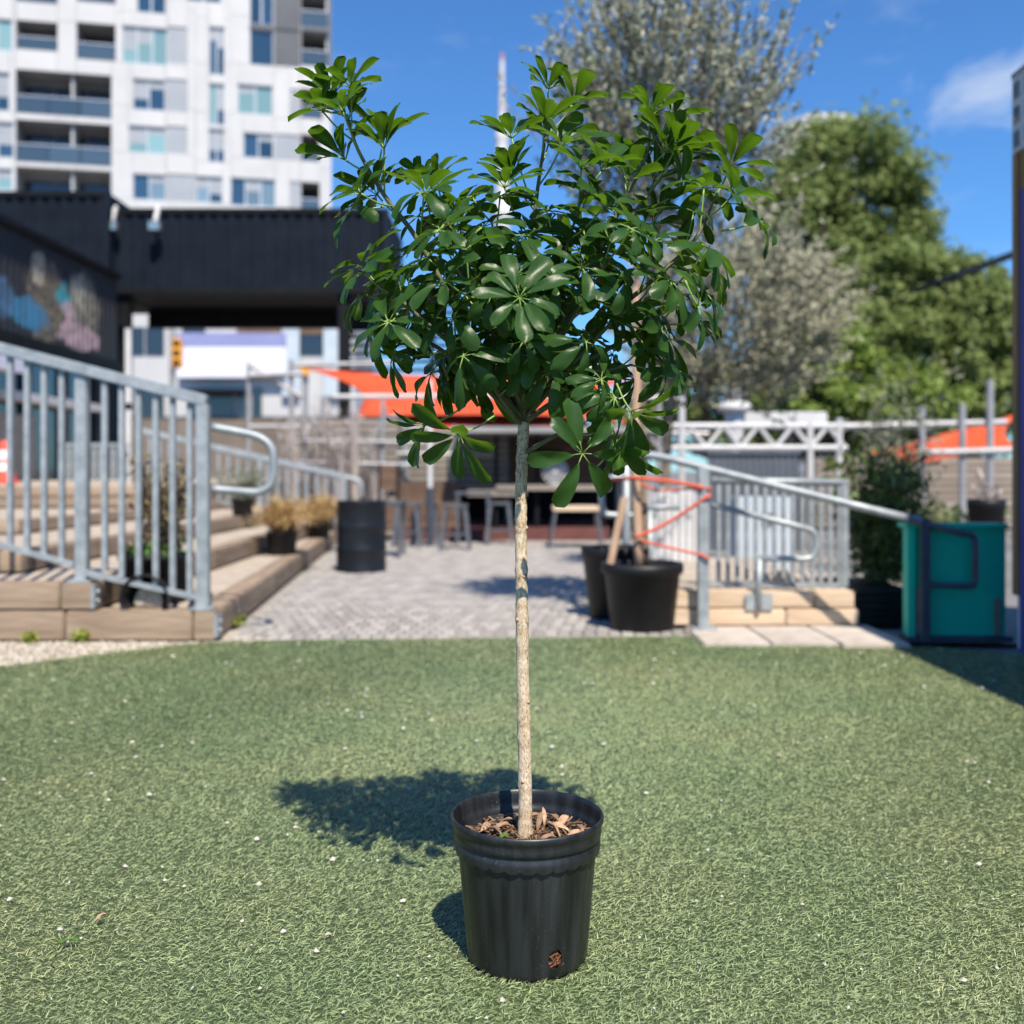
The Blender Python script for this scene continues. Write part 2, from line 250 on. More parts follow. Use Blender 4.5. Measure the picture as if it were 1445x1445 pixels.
def pot_material():
    m, nt, b = _new('pot_plastic'); N = nt.nodes; L = nt.links
    tcn = N.new('ShaderNodeTexCoord')
    v = N.new('ShaderNodeTexNoise'); L.new(tcn.outputs['Object'], v.inputs['Vector']); v.inputs['Scale'].default_value = 260; v.inputs['Detail'].default_value = 3
    r = N.new('ShaderNodeValToRGB'); L.new(v.outputs['Fac'], r.inputs[0]); r.color_ramp.elements[0].position = 0.60; r.color_ramp.elements[0].color = (0, 0, 0, 1); r.color_ramp.elements[1].position = 0.80; r.color_ramp.elements[1].color = (1, 1, 1, 1)
    big = N.new('ShaderNodeTexNoise'); L.new(tcn.outputs['Object'], big.inputs['Vector']); big.inputs['Scale'].default_value = 9; big.inputs['Detail'].default_value = 6
    rb = N.new('ShaderNodeValToRGB'); L.new(big.outputs['Fac'], rb.inputs[0]); rb.color_ramp.elements[0].position = 0.46; rb.color_ramp.elements[0].color = (0.05, 0.05, 0.05, 1); rb.color_ramp.elements[1].position = 0.7; rb.color_ramp.elements[1].color = (0.9, 0.9, 0.9, 1)
    mu = N.new('ShaderNodeMath'); mu.operation = 'MULTIPLY'; L.new(r.outputs[0], mu.inputs[0]); L.new(rb.outputs[0], mu.inputs[1])
    mpv = N.new('ShaderNodeMapping'); L.new(tcn.outputs['Object'], mpv.inputs[0]); mpv.inputs['Scale'].default_value = (1, 1, 0.06)
    st = N.new('ShaderNodeTexNoise'); L.new(mpv.outputs[0], st.inputs['Vector']); st.inputs['Scale'].default_value = 48; st.inputs['Detail'].default_value = 6
    rs = N.new('ShaderNodeValToRGB'); L.new(st.outputs['Fac'], rs.inputs[0]); rs.color_ramp.elements[0].position = 0.35; rs.color_ramp.elements[0].color = (0.004, 0.005, 0.0062, 1); rs.color_ramp.elements[1].position = 0.75; rs.color_ramp.elements[1].color = (0.024, 0.027, 0.031, 1)
    mi = N.new('ShaderNodeMix'); mi.data_type = 'RGBA'; L.new(mu.outputs[0], mi.inputs[0]); L.new(rs.outputs[0], mi.inputs[6]); mi.inputs[7].default_value = (0.10, 0.105, 0.11, 1)
    L.new(mi.outputs[2], b.inputs['Base Color'])
    rr = N.new('ShaderNodeMapRange'); L.new(big.outputs['Fac'], rr.inputs['Value']); rr.inputs['To Min'].default_value = 0.30; rr.inputs['To Max'].default_value = 0.52; L.new(rr.outputs[0], b.inputs['Roughness'])
    bp = N.new('ShaderNodeBump'); bp.inputs['Strength'].default_value = 0.10; bp.inputs['Distance'].default_value = 0.002; L.new(v.outputs['Fac'], bp.inputs['Height']); L.new(bp.outputs[0], b.inputs['Normal'])
    MATS['pot_plastic'] = m
pot_material()

def mural_material():
    """spray-paint mural: pale figures, blue sweep and pink hatching on black corrugated steel (object space: y along the wall, z up)"""
    m, nt, b = _new('mural_paint'); N = nt.nodes; L = nt.links
    tcn = N.new('ShaderNodeTexCoord')
    wv = N.new('ShaderNodeTexNoise'); L.new(tcn.outputs['Object'], wv.inputs['Vector']); wv.inputs['Scale'].default_value = 2.2; wv.inputs['Detail'].default_value = 4
    vs = N.new('ShaderNodeVectorMath'); vs.operation = 'MULTIPLY_ADD'; L.new(wv.outputs['Color'], vs.inputs[0]); vs.inputs[1].default_value = (0.0, 0.7, 0.5); L.new(tcn.outputs['Object'], vs.inputs[2])
    grain = N.new('ShaderNodeTexNoise'); L.new(tcn.outputs['Object'], grain.inputs['Vector']); grain.inputs['Scale'].default_value = 11; grain.inputs['Detail'].default_value = 3
    col = None
    def blob(c, r, rgb, soft=0.25, speckle=0.0):
        nonlocal col
        s = N.new('ShaderNodeVectorMath'); s.operation = 'SUBTRACT'; L.new(vs.outputs[0], s.inputs[0]); s.inputs[1].default_value = (0, c[0] + 0.35, c[1] + 0.25)
        q = N.new('ShaderNodeVectorMath'); q.operation = 'MULTIPLY'; L.new(s.outputs[0], q.inputs[0]); q.inputs[1].default_value = (0, 1 / r[0], 1 / r[1])
        l = N.new('ShaderNodeVectorMath'); l.operation = 'LENGTH'; L.new(q.outputs[0], l.inputs[0])
        mr = N.new('ShaderNodeMapRange'); L.new(l.outputs['Value'], mr.inputs['Value']); mr.inputs['From Min'].default_value = 1.0; mr.inputs['From Max'].default_value = 1.0 - soft * 0.5
        f = mr.outputs[0]
        if speckle:
            g2 = N.new('ShaderNodeMapRange'); L.new(grain.outputs['Fac'], g2.inputs['Value']); g2.inputs['From Min'].default_value = 0.42; g2.inputs['From Max'].default_value = 0.6; g2.inputs['To Min'].default_value = 1 - speckle
            mm = N.new('ShaderNodeMath'); mm.operation = 'MULTIPLY'; L.new(f, mm.inputs[0]); L.new(g2.outputs[0], mm.inputs[1]); f = mm.outputs[0]
        mi = N.new('ShaderNodeMix'); mi.data_type = 'RGBA'; L.new(f, mi.inputs[0])
        if col is None: mi.inputs[6].default_value = (0.012, 0.014, 0.018, 1)
        else: L.new(col, mi.inputs[6])
        mi.inputs[7].default_value = (*rgb, 1); col = mi.outputs[2]
    for a in MURAL: blob(*a)
    L.new(col, b.inputs['Base Color']); b.inputs['Roughness'].default_value = 0.6
    MATS['mural_paint'] = m
# (along wall, height), (radii), colour, softness, speckle: relative to the mural's own origin
MURAL = [((0.9, 0.62), (0.75, 0.75), (0.14, 0.12, 0.085), 0.5, 0.7), ((2.4, 0.85), (0.75, 0.62), (0.17, 0.16, 0.13), 0.5, 0.75), ((0.7, 1.12), (0.24, 0.34), (0.34, 0.31, 0.25), 0.5, 0.5),
         ((2.15, 1.05), (0.34, 0.3), (0.32, 0.31, 0.27), 0.5, 0.6), ((0.35, 0.35), (0.8, 0.26), (0.03, 0.16, 0.30), 0.4, 0.4), ((1.6, 0.85), (0.26, 0.26), (0.03, 0.22, 0.27), 0.4, 0.2),
         ((2.25, 0.25), (0.95, 0.26), (0.38, 0.27, 0.31), 0.3, 0.55), ((1.75, 0.62), (0.3, 0.22), (0.36, 0.27, 0.31), 0.4, 0.4), ((-0.5, 0.5), (0.5, 0.4), (0.05, 0.12, 0.22), 0.5, 0.5)]
mural_material()

# ------------------------------------------------------------------ mesh helpers
class MB:
    """collects shapes in world coordinates and links them as one mesh object"""
    def __init__(self): self.v = []; self.f = []; self.mi = []; self.k = 0
    def add(self, vs, fs, m=None):
        o = len(self.v); self.v += [tuple(p) for p in vs]; self.f += [tuple(i + o for i in f) for f in fs]; self.mi += [self.k if m is None else m] * len(fs)
    def box(self, x0, x1, y0, y1, z0, z1, rotz=0.0):
        vs = [Vector(p) for p in ((x0, y0, z0), (x1, y0, z0), (x1, y1, z0), (x0, y1, z0), (x0, y0, z1), (x1, y0, z1), (x1, y1, z1), (x0, y1, z1))]
        if rotz:
            c = Vector(((x0 + x1) / 2, (y0 + y1) / 2, 0)); M = Matrix.Rotation(rotz, 3, 'Z'); vs = [M @ (p - c) + c for p in vs]
        self.add(vs, [(0, 3, 2, 1), (4, 5, 6, 7), (0, 1, 5, 4), (1, 2, 6, 5), (2, 3, 7, 6), (3, 0, 4, 7)])
    def bar(self, a, b, w, h=None, up=(0, 0, 1)):
        """square bar from a to b"""
        a = Vector(a); b = Vector(b); h = h or w; t = (b - a).normalized(); u = Vector(up)
        if abs(t.dot(u)) > 0.95: u = Vector((0, 1, 0))
        s = t.cross(u).normalized(); n = s.cross(t)
        vs = []
        for p in (a, b): vs += [p + s * (w / 2) * i + n * (h / 2) * j for i, j in ((-1, -1), (1, -1), (1, 1), (-1, 1))]
        self.add(vs, [(0, 1, 2, 3), (7, 6, 5, 4), (0, 4, 5, 1), (1, 5, 6, 2), (2, 6, 7, 3), (3, 7, 4, 0)])
    def tube(self, pts, rad, n=8, cap=True, jit=0.0):
        pts = [Vector(p) for p in pts]; m = len(pts)
        rads = rad if hasattr(rad, '__len__') else [rad] * m
        vs = []; u = None
        for i, p in enumerate(pts):
            t = (pts[min(i + 1, m - 1)] - pts[max(i - 1, 0)]).normalized()
            if u is None: u = t.orthogonal().normalized()
            u = (u - t * u.dot(t)).normalized(); w = t.cross(u)
            for k in range(n):
                a = 2 * math.pi * k / n; r = rads[i] * (1 + (jit * mnoise.noise(p * 60 + Vector((k, 0, 0))) if jit else 0))
                vs.append(p + u * math.cos(a) * r + w * math.sin(a) * r)
        fs = [(i * n + k, i * n + (k + 1) % n, (i + 1) * n + (k + 1) % n, (i + 1) * n + k) for i in range(m - 1) for k in range(n)]
        if cap: fs += [tuple(range(n))[::-1], tuple((m - 1) * n + k for k in range(n))]
        self.add(vs, fs)
    def lathe(self, prof, n=32, c=(0, 0, 0), mod=None, close=False):
        vs = []
        for r, z in prof:
            for k in range(n):
                a = 2 * math.pi * k / n; rr, zz = (r, z) if mod is None else mod(r, z, a)
                vs.append((c[0] + rr * math.cos(a), c[1] + rr * math.sin(a), c[2] + zz))
        m = len(prof)
        fs = [(i * n + k, i * n + (k + 1) % n, (i + 1) * n + (k + 1) % n, (i + 1) * n + k) for i in range(m - 1) for k in range(n)]
        if close: fs += [((m - 1) * n + k, (m - 1) * n + (k + 1) % n, (k + 1) % n, k) for k in range(n)]
        self.add(vs, fs)
    def disc(self, c, r, n=24, up=1):
        vs = [(c[0] + r * math.cos(2 * math.pi * k / n), c[1] + r * math.sin(2 * math.pi * k / n), c[2]) for k in range(n)]
        self.add(vs, [tuple(range(n)) if up > 0 else tuple(range(n))[::-1]])
    def build(self, name, mats, parent=None, smooth=False, origin=None, bevel=0.0):
        me = bpy.data.meshes.new(name); 
        off = Vector((0, 0, 0))
        if parent is not None: off = wloc(parent)
        elif origin is not None: off = Vector(origin)
        me.from_pydata([tuple(Vector(p) - off) for p in self.v], [], self.f)
        mats = mats if isinstance(mats, (list, tuple)) else [mats]
        for m in mats: me.materials.append(MATS[m])
        if len(mats) > 1: me.polygons.foreach_set('material_index', self.mi)
        if smooth: me.polygons.foreach_set('use_smooth', [True] * len(me.polygons))
        if bevel:
            bm = bmesh.new(); bm.from_mesh(me); bmesh.ops.remove_doubles(bm, verts=bm.verts, dist=1e-5)
            bmesh.ops.bevel(bm, geom=[e for e in bm.edges if len(e.link_faces) == 2 and e.calc_face_angle(0) > 0.6], offset=bevel, segments=2, affect='EDGES'); bm.to_mesh(me); bm.free()
        me.update()
        o = bpy.data.objects.new(name, me); COL.objects.link(o)
        if parent is not None: o.parent = parent
        elif origin is not None: o.location = origin
        return o
WL = {}
def wloc(o):
    p = Vector((0, 0, 0))
    while o is not None: p += o.location; o = o.parent
    return p
def tag(o, label=None, cat=None, group=None, kind=None):
    if label: o['label'] = label
    if cat: o['category'] = cat
    if group: o['group'] = group
    if kind: o['kind'] = kind
    return o
def thing(name, label, cat, loc, group=None):
    o = bpy.data.objects.new(name, None); COL.objects.link(o); o.location = loc; o.empty_display_size = 0.1
    return tag(o, label, cat, group)
_BOX = {}
def piece(name, parent, size, c, m, rotz=0.0, bevel=0.006, wob=0.0):
    """one box-shaped piece; pieces of one size and material share their mesh"""
    key = (tuple(round(s, 3) for s in size), m, bevel)
    if key not in _BOX:
        b = MB(); b.box(-size[0] / 2, size[0] / 2, -size[1] / 2, size[1] / 2, -size[2] / 2, size[2] / 2)
        o = b.build(name, m, bevel=bevel) if bevel else b.build(name, m)
        _BOX[key] = o.data
    else:
        o = bpy.data.objects.new(name, _BOX[key]); COL.objects.link(o)
    o.parent = parent; o.location = Vector(c) - (wloc(parent) if parent else Vector((0, 0, 0)))
    o.rotation_euler = (random.uniform(-wob, wob), random.uniform(-wob, wob), rotz + random.uniform(-wob, wob))
    return o
def np_mesh(name, verts, faces_flat, loop_tot, m, parent=None, kind=None, smooth=False):
    me = bpy.data.meshes.new(name); nv = len(verts); npoly = len(loop_tot)
    off = np.array(wloc(parent) if parent else (0, 0, 0), dtype=np.float32)
    me.vertices.add(nv); me.vertices.foreach_set('co', (verts - off).astype(np.float32).ravel())
    me.loops.add(len(faces_flat)); me.loops.foreach_set('vertex_index', faces_flat.astype(np.int32))
    me.polygons.add(npoly); st = np.concatenate(([0], np.cumsum(loop_tot)[:-1])).astype(np.int32); me.polygons.foreach_set('loop_start', st)
    me.materials.append(MATS[m]); me.update(calc_edges=True)
    if smooth: me.polygons.foreach_set('use_smooth', np.ones(npoly, dtype=bool))
    o = bpy.data.objects.new(name, me); COL.objects.link(o)
    if parent: o.parent = parent
    if kind: o['kind'] = kind
    return o
def unit(a): return a / np.maximum(np.linalg.norm(a, axis=1, keepdims=True), 1e-9)
def leaf_cloud(name, m, parent, pos, direc, length, width, kind=None, bend=0.15, nrm=None):
    """many small pointed leaves: a bent four-point blade at each position"""
    n = len(pos); d = unit(direc); r = rng.normal(size=(n, 3)) if nrm is None else nrm + rng.normal(size=(n, 3)) * 0.35
    s = unit(np.cross(d, r)); up = np.cross(s, d)
    L = length * rng.uniform(0.7, 1.25, (n, 1)); W = width * rng.uniform(0.75, 1.2, (n, 1))
    v = np.empty((n, 4, 3)); v[:, 0] = pos; v[:, 2] = pos + d * L - up * L * bend
    mid = pos + d * L * 0.5 + up * L * bend * 0.4
    v[:, 1] = mid + s * W / 2; v[:, 3] = mid - s * W / 2
    idx = np.arange(n)[:, None] * 4
    tri = np.concatenate([idx + np.array([[0, 1, 3]]), idx + np.array([[1, 2, 3]])], axis=1).reshape(-1)
    return np_mesh(name, v.reshape(-1, 3), tri, np.full(2 * n, 3), m, parent, kind)
def ball_pts(n, shell=0.0):
    p = unit(rng.normal(size=(n, 3))); r = rng.uniform(shell ** 3, 1, (n, 1)) ** (1 / 3); return p * r
def smooth_path(pts, n=14):
    """Catmull-Rom through control points"""
    pts = [Vector(p) for p in pts]; q = [pts[0] * 2 - pts[1]] + pts + [pts[-1] * 2 - pts[-2]]; out = []
    seg = len(pts) - 1; per = max(2, n // seg)
    for i in range(seg):
        a, b, c, d = q[i:i + 4]
        for k in range(per):
            t = k / per; out.append(0.5 * ((2 * b) + (c - a) * t + (2 * a - 5 * b + 4 * c - d) * t * t + (3 * b - a - 3 * c + d) * t ** 3))
    out.append(pts[-1]); return out

# ================================================================== THE SETTING
b = MB(); b.add([(-3000, -600, -0.03), (3000, -600, -0.03), (3000, 4000, -0.03), (-3000, 4000, -0.03)], [(0, 1, 2, 3)])
tag(b.build('ground', 'asphalt'), kind='structure')

# turf lawn: its far edge curves round the gravel on the left
def turf_far(x):
    if x < -1.55: return 5.2 - 0.62 * min(1.6, (-1.55 - x)) ** 1.15 * 1.55
    return 5.22 + 0.13 * min(1, max(0, (x + 1.55) / 2.2)) - 0.36 * max(0, (x - 1.0)) ** 1.5 * 0.85
xs = np.linspace(-4.6, 4.2, 60)
b = MB(); rows = 12
for i in range(rows + 1):
    for x in xs: b.v.append((x, -0.6 + (turf_far(x) + 0.6) * i / rows, 0.0))
nx = len(xs)
b.f = [(i * nx + k, i * nx + k + 1, (i + 1) * nx + k + 1, (i + 1) * nx + k) for i in range(rows) for k in range(nx - 1)]; b.mi = [0] * len(b.f)
lawn = tag(b.build('turf_lawn', 'turf_base'), 'short green artificial turf lawn strewn with pale specks', kind='structure')
def turf_blades():
    P_ = []; S_ = []
    y0_, y1_ = 1.15, 5.45; hw = 0.5 * y1_ + 0.55; top_d = 76000; n = int(top_d * (y1_ - y0_) * 2 * hw)
    x = rng.uniform(-hw, hw, n); y = rng.uniform(y0_, y1_, n)      # blades thin out gradually with distance
    lim = np.array([turf_far(t) for t in np.linspace(-4.6, 4.2, 400)]); far = np.interp(x, np.linspace(-4.6, 4.2, 400), lim)
    ok = (rng.uniform(0, 1, n) < np.minimum(1, (1.65 / y) ** 1.25)) & (y < far + rng.normal(0, 0.012, n)) & (np.abs(x) < 0.5 * y + 0.55) & (((x - 0.027) ** 2 + (y - 1.83) ** 2) > 0.099 ** 2)
    P_.append(np.stack([x, y], 1)[ok]); S_.append(0.0096 + 0.0008 * (y[ok] - 1.2))
    p = np.concatenate(P_); L = np.concatenate(S_) * rng.uniform(0.55, 1.35, len(p)); n = len(p)
    # combed in slowly turning directions, strongly tousled
    comb = 2.2 * np.sin(p[:, 0] * 1.7 + 1.3) + 1.8 * np.cos(p[:, 1] * 1.9 - p[:, 0])
    az = comb * 0.35 - 0.6 + rng.normal(0, 1.15, n)
    tilt = np.clip(rng.normal(0.36, 0.26, n), 0.02, 1.2)      # angle above the ground
    d = np.stack([np.cos(az) * np.cos(tilt), np.sin(az) * np.cos(tilt), np.sin(tilt)], 1)
    s = np.stack([-np.sin(az), np.cos(az), np.zeros(n)], 1); tw = rng.normal(0, 0.5, n)[:, None]; s = unit(s * np.cos(tw) + np.array([[0, 0, 1.0]]) * np.sin(tw))
    base = np.stack([p[:, 0], p[:, 1], rng.uniform(0.0, 0.007, n)], 1)
    W = (0.0002 + 0.030 * L * rng.uniform(0.6, 1.3, n) + 0.00007 * (p[:, 1] - 1.2))[:, None]; L = L[:, None]
    az2 = az + rng.normal(0, 0.25, n); t2 = tilt - rng.uniform(0.0, 0.45, n)
    d2 = np.stack([np.cos(az2) * np.cos(t2), np.sin(az2) * np.cos(t2), np.sin(t2)], 1)
    v = np.empty((n, 5, 3)); v[:, 0] = base - s * W; v[:, 1] = base + s * W
    mid = base + d * L * 0.6; v[:, 2] = mid + s * W * 0.85; v[:, 3] = mid - s * W * 0.85; v[:, 4] = mid + d2 * L * 0.55
    v[:, :, 2] = np.maximum(v[:, :, 2], 0.001)
    i5 = np.arange(n)[:, None] * 5
    f = np.concatenate([i5 + np.array([[0, 1, 2, 3]]), i5 + np.array([[3, 2, 4]])], 1).reshape(-1)
    lt = np.tile(np.array([4, 3]), n)
    np_mesh('turf_blades', v.reshape(-1, 3), f, lt, 'turf_blade', lawn, 'stuff', smooth=True)
turf_blades()

# pale stone chips and petals trodden into the turf
def chips():
    b = MB()
    for i in range(900):
        y = 1.45 + 3.7 * random.random() ** 1.1; x = random.uniform(-0.52 * y - 0.3, 0.52 * y + 0.3)
        if (x - 0.027) ** 2 + (y - 1.83) ** 2 < 0.02 or y > turf_far(x): continue
        r = random.choice((0.0010, 0.0012, 0.0014, 0.0016, 0.002, 0.0024, 0.003, 0.0036, 0.0055)) * (1 + 0.2 * (y - 1.5)); z = 0.010; a = random.random() * 6
        pts = [(x + r * math.cos(a + k * 1.26) * random.uniform(0.6, 1.5), y + r * math.sin(a + k * 1.26) * random.uniform(0.6, 1.3), z + random.uniform(-0.002, 0.002)) for k in range(5)]
        b.add(pts + [(x, y, z + r * 0.8), (x, y, z - r)], [(k, (k + 1) % 5, 5) for k in range(5)] + [((k + 1) % 5, k, 6) for k in range(5)])
    tag(b.build('stone_chips', 'chip_white', lawn), kind='stuff')
chips()

# gravel margin between turf and timbers
xs2 = np.linspace(-4.6, -1.2, 30); b = MB()
for x in xs2: b.v += [(x, turf_far(x) - 0.12, -0.006 if False else 0.003 - 0.008), (x, 5.6, -0.005)]
b.f = [(2 * i, 2 * i + 2, 2 * i + 3, 2 * i + 1) for i in range(len(xs2) - 1)]; b.mi = [0] * len(b.f)
margin = tag(b.build('gravel_margin', 'gravel'), 'strip of pale gravel between turf and timber steps', kind='structure')
def pebbles(n, fx, parent, name, m, r0, r1):
    c = np.array([fx() for _ in range(n)]); r = rng.uniform(r0, r1, (n, 1))
    o = np.array([(1, 0, 0), (0, 1, 0), (-1, 0, 0), (0, -1, 0), (0, 0, 0.7), (0, 0, -0.7)])
    a = rng.uniform(0, 6.28, n); M_ = np.zeros((n, 3, 3)); M_[:, 0, 0] = np.cos(a); M_[:, 0, 1] = -np.sin(a); M_[:, 1, 0] = np.sin(a); M_[:, 1, 1] = np.cos(a); M_[:, 2, 2] = 1
    v = c[:, None, :] + np.einsum('nij,kj->nki', M_, o) * r[:, :, None] * rng.uniform(0.7, 1.3, (n, 6, 1))
    t = np.array([[0, 1, 4], [1, 2, 4], [2, 3, 4], [3, 0, 4], [1, 0, 5], [2, 1, 5], [3, 2, 5], [0, 3, 5]])
    f = (np.arange(n)[:, None, None] * 6 + t[None]).reshape(-1)
    return np_mesh(name, v.reshape(-1, 3), f, np.full(n * 8, 3), m, parent, 'stuff', True)
def gpos():
    while True:
        x = random.uniform(-3.4, -1.3); y = random.uniform(4.0, 5.35)
        if turf_far(x) - 0.05 < y < 5.2 or (x > -1.45 and 5.2 < y < 5.35): return (x, y, 0.0)
pebbles(5200, gpos, margin, 'pebbles', 'pebbles', 0.004, 0.011)

# patio of small brick setts
b = MB(); b.add([(-2.6, 5.2, -0.012), (3.2, 5.2, -0.012), (3.2, 13.2, -0.012), (-2.6, 13.2, -0.012)], [(0, 1, 2, 3)])
patio = tag(b.build('patio_paving', 'sand_joint'), 'grey brick sett patio running back to the bar', kind='structure')
pw, pl = 0.068, 0.142
def setts():
    verts = []; n = 0
    far = MB(); row = 0; y = 5.30; cnt = 0
    while y < 12.9:
        xl = -1.48 - (y - 5.3) * 0.086; xr = 0.98 if y < 8.2 else 2.9
        x = xl + (pw / 2 if row % 2 else 0)
        while x < xr:
            z = random.uniform(-0.003, 0.003)
            if y > turf_far(x) + 0.01:
                if cnt < 292 and -1.35 < x < 0.95:
                    o = piece('sett', patio, (pw - 0.007, pl - 0.007, 0.05), (x + pw / 2, y + pl / 2, -0.022 + z), 'paver', bevel=0.004, wob=0.008); cnt += 1
                else: far.box(x + 0.0035, x + pw - 0.0035, y + 0.0035, y + pl - 0.0035, -0.03, 0.003 + z)
            x += pw
        y += pl; row += 1
    tag(far.build('far_setts', 'paver_far', patio), kind='stuff')
setts()

# concrete pad in front of the right-hand timber step
pad = thing('concrete_pad', 'pale concrete slabs in front of the right timber step', 'paving', (1.4, 5.3, 0)); pad['kind'] = 'structure'; del pad['category']
for i in range(3):
    x0 = 0.945 + i * 0.335
    o = piece('slab', pad, (0.330, 0.62, 0.06), (x0 + 0.165, 5.36 - 0.045 * max(0, i - 1), -0.012 + 0.002 * i), 'concrete', bevel=0.006)

# ================================================================== LEFT TIMBER STEPS
steps = thing('timber_steps', 'broad weathered timber steps rising to a terrace beside the patio', 'steps', (-2.6, 5.3, 0))
Z1, Z2, Z3, Z4, Z5 = 0.155, 0.295, 0.42, 0.52, 0.72
def timber(a, bb, z0, z1, w=0.14, m='timber'):
    """one beam whose outer bottom edge runs from a to bb"""
    a = Vector((*a, 0)); bb = Vector((*bb, 0)); t = (bb - a); L_ = t.length; t.normalize(); n = Vector((-t.y, t.x, 0))
    c = (a + bb) / 2 + n * w / 2
    return piece('timber', steps, (L_ - 0.008, w, z1 - z0 - 0.006), (c.x, c.y, (z0 + z1) / 2), m, rotz=math.atan2(t.y, t.x), bevel=0.008, wob=0.002)
def edge_x(y): return -1.50 - (y - 5.21) * 0.086
# fronts (run left to right, inside is +y)
for x0, x1 in ((-4.6, -3.0), (-3.0, -2.27), (-2.27, -1.62)): timber((x0, 5.21), (x1, 5.21), 0.0, Z1)
timber((-1.62, 5.21), (-1.50, 5.21), 0.0, Z1)
for x0, x1 in ((-4.6, -2.95), (-2.95, -2.30), (-2.30, -2.13)): timber((x0, 5.225), (x1, 5.225), Z1, Z2)
for x0, x1 in ((-5.0, -3.6), (-3.6, -2.74)): timber((x0, 5.74), (x1, 5.74), Z2, Z3)
for x0, x1 in ((-7.0, -5.0), (-5.0, -3.48)): timber((x0, 7.25), (x1, 7.25), Z3, Z4)
for x0, x1 in ((-7.4, -5.5), (-5.5, -3.5)):
    timber((x0, 9.65), (x1, 9.65), Z4, (Z4 + Z5) / 2); timber((x0, 9.655), (x1, 9.655), (Z4 + Z5) / 2, Z5)
# right-hand sides (run front to back, inside is -x)
for y0, y1 in ((5.36, 7.2), (7.2, 9.4), (9.4, 12.2)): timber((edge_x(y0), y0), (edge_x(y1), y1), 0.0, Z1)
for y0, y1 in ((5.37, 7.4), (7.4, 9.8), (9.8, 12.2)): timber((-2.13 - 0.01 * (y0 - 5.2), y0), (-2.13 - 0.01 * (y1 - 5.2), y1), Z1, Z2)
for y0, y1 in ((5.89, 8.1), (8.1, 10.2), (10.2, 12.2)): timber((-2.74 + 0.012 * (y0 - 5.7), y0), (-2.74 + 0.012 * (y1 - 5.7), y1), Z2, Z3)
for y0, y1 in ((7.4, 9.6), (9.6, 12.2)): timber((-3.48, y0), (-3.44, y1), Z3, Z4)
for k in (0, 1): timber((-3.5, 9.8), (-3.5, 12.2), Z4 + 0.1 * k, Z4 + 0.1 * (k + 1))
def tread(poly, z, name='tread'):
    b = MB(); n = len(poly)
    b.add([(x, y, z) for x, y in poly] + [(x, y, z - 0.05) for x, y in poly], [tuple(range(n))] + [(i, (i + n), (i + 1) % n + n, (i + 1) % n) for i in range(n)])
    b.build(name, 'tread', steps)
tread([(-2.2, 5.34), (-1.66, 5.34), (edge_x(12.2) - 0.13, 12.2), (-2.3, 12.2)], Z1 - 0.008)
tread([(-4.6, 5.36), (-2.26, 5.36), (-2.33, 12.2), (-2.8, 12.2), (-2.8, 5.8), (-4.6, 5.8)], Z2 - 0.008)
tread([(-5.0, 5.87), (-2.87, 5.87), (-2.79, 12.2), (-3.6, 12.2), (-3.6, 7.3), (-5.0, 7.3)], Z3 - 0.008)
tread([(-7.0, 7.38), (-3.61, 7.38), (-3.57, 12.2), (-7.0, 12.2)], Z4 - 0.008)
tread([(-7.6, 9.78), (-3.63, 9.78), (-3.63, 21), (-7.6, 21)], Z5 - 0.008)
b = MB(); b.box(-7.6, -3.64, 12.3, 21, -0.02, Z5 - 0.06); b.build('fill', 'tread', steps)
for (bx, by, z0, z1) in ((-2.13, 5.225, Z1 + 0.01, Z2 - 0.01), (-1.50, 5.21, 0.02, Z1 - 0.02)):
    b = MB(); b.box(bx + 0.001, bx + 0.007, by - 0.004, by + 0.075, z0, z1); b.box(bx - 0.012, bx + 0.001, by - 0.006, by - 0.001, z0, z1)
    for zz in (0.3, 0.7): b.lathe([(0.0001, 0.012), (0.006, 0.010), (0.009, 0.0)], 8, (0, 0, 0)); 
    nb = 3 * 8 * 2
    # bolt heads lie on the bracket's outer face
    pts = b.v[-nb:]; b.v = b.v[:-nb]
    for q, zz in enumerate((0.3, 0.7)):
        b.v += [(bx + 0.007 + p[2], by + 0.035 + p[0], z0 + (z1 - z0) * zz + p[1]) for p in pts[q * 24:(q + 1) * 24]]
    b.build('bracket', 'steel', steps)

# ------------------------------------------------------------------ railing on the steps
def railing(name, label, posts, top, bot, balls, loc, loop=None, pw=0.062, bw=0.027, m='steel', tw=0.06, group=None):
    t = thing(name, label, 'railing', loc, group)
    for (x, y, z0, z1) in posts:
        piece('post', t, (pw, pw, z1 - z0), (x, y, (z0 + z1) / 2), m, bevel=0.006)
        b = MB(); b.box(x - pw * 0.95, x + pw * 0.95, y - pw * 0.95, y + pw * 0.95, z0 - 0.002, z0 + 0.010); b.build('foot_plate', m, t)
    b = MB(); b.bar(top[0], top[1], tw, tw); b.build('top_rail', m, t, bevel=0.006)
    for (a, c) in bot: b = MB(); b.bar(a, c, bw, bw); b.build('bottom_rail', m, t)
    for (x, y, z0, z1) in balls: piece('baluster', t, (bw, bw, round(z1 - z0, 2)), (x, y, (z0 + z1) / 2), m, bevel=0.0)
    if loop: b = MB(); b.tube(smooth_path(loop[0], 40) if loop[2] else loop[0], loop[1], 10); b.build('handrail_loop', m, t, smooth=True)
    return t
dr = 5.28
def rail_z(x): return 1.495 + (1.22 - 1.495) * (x + 2.63) / (2.63 - 1.55)
p1, p2, p0 = X(113, dr), X(287, dr), X(113, dr) - 0.9
posts = [(p1, dr + 0.03, Z2, rail_z(p1) - 0.02), (p2, dr, Z1, rail_z(p2) - 0.02), (p0, dr + 0.55, Z3, rail_z(p0) - 0.03)]
balls = []
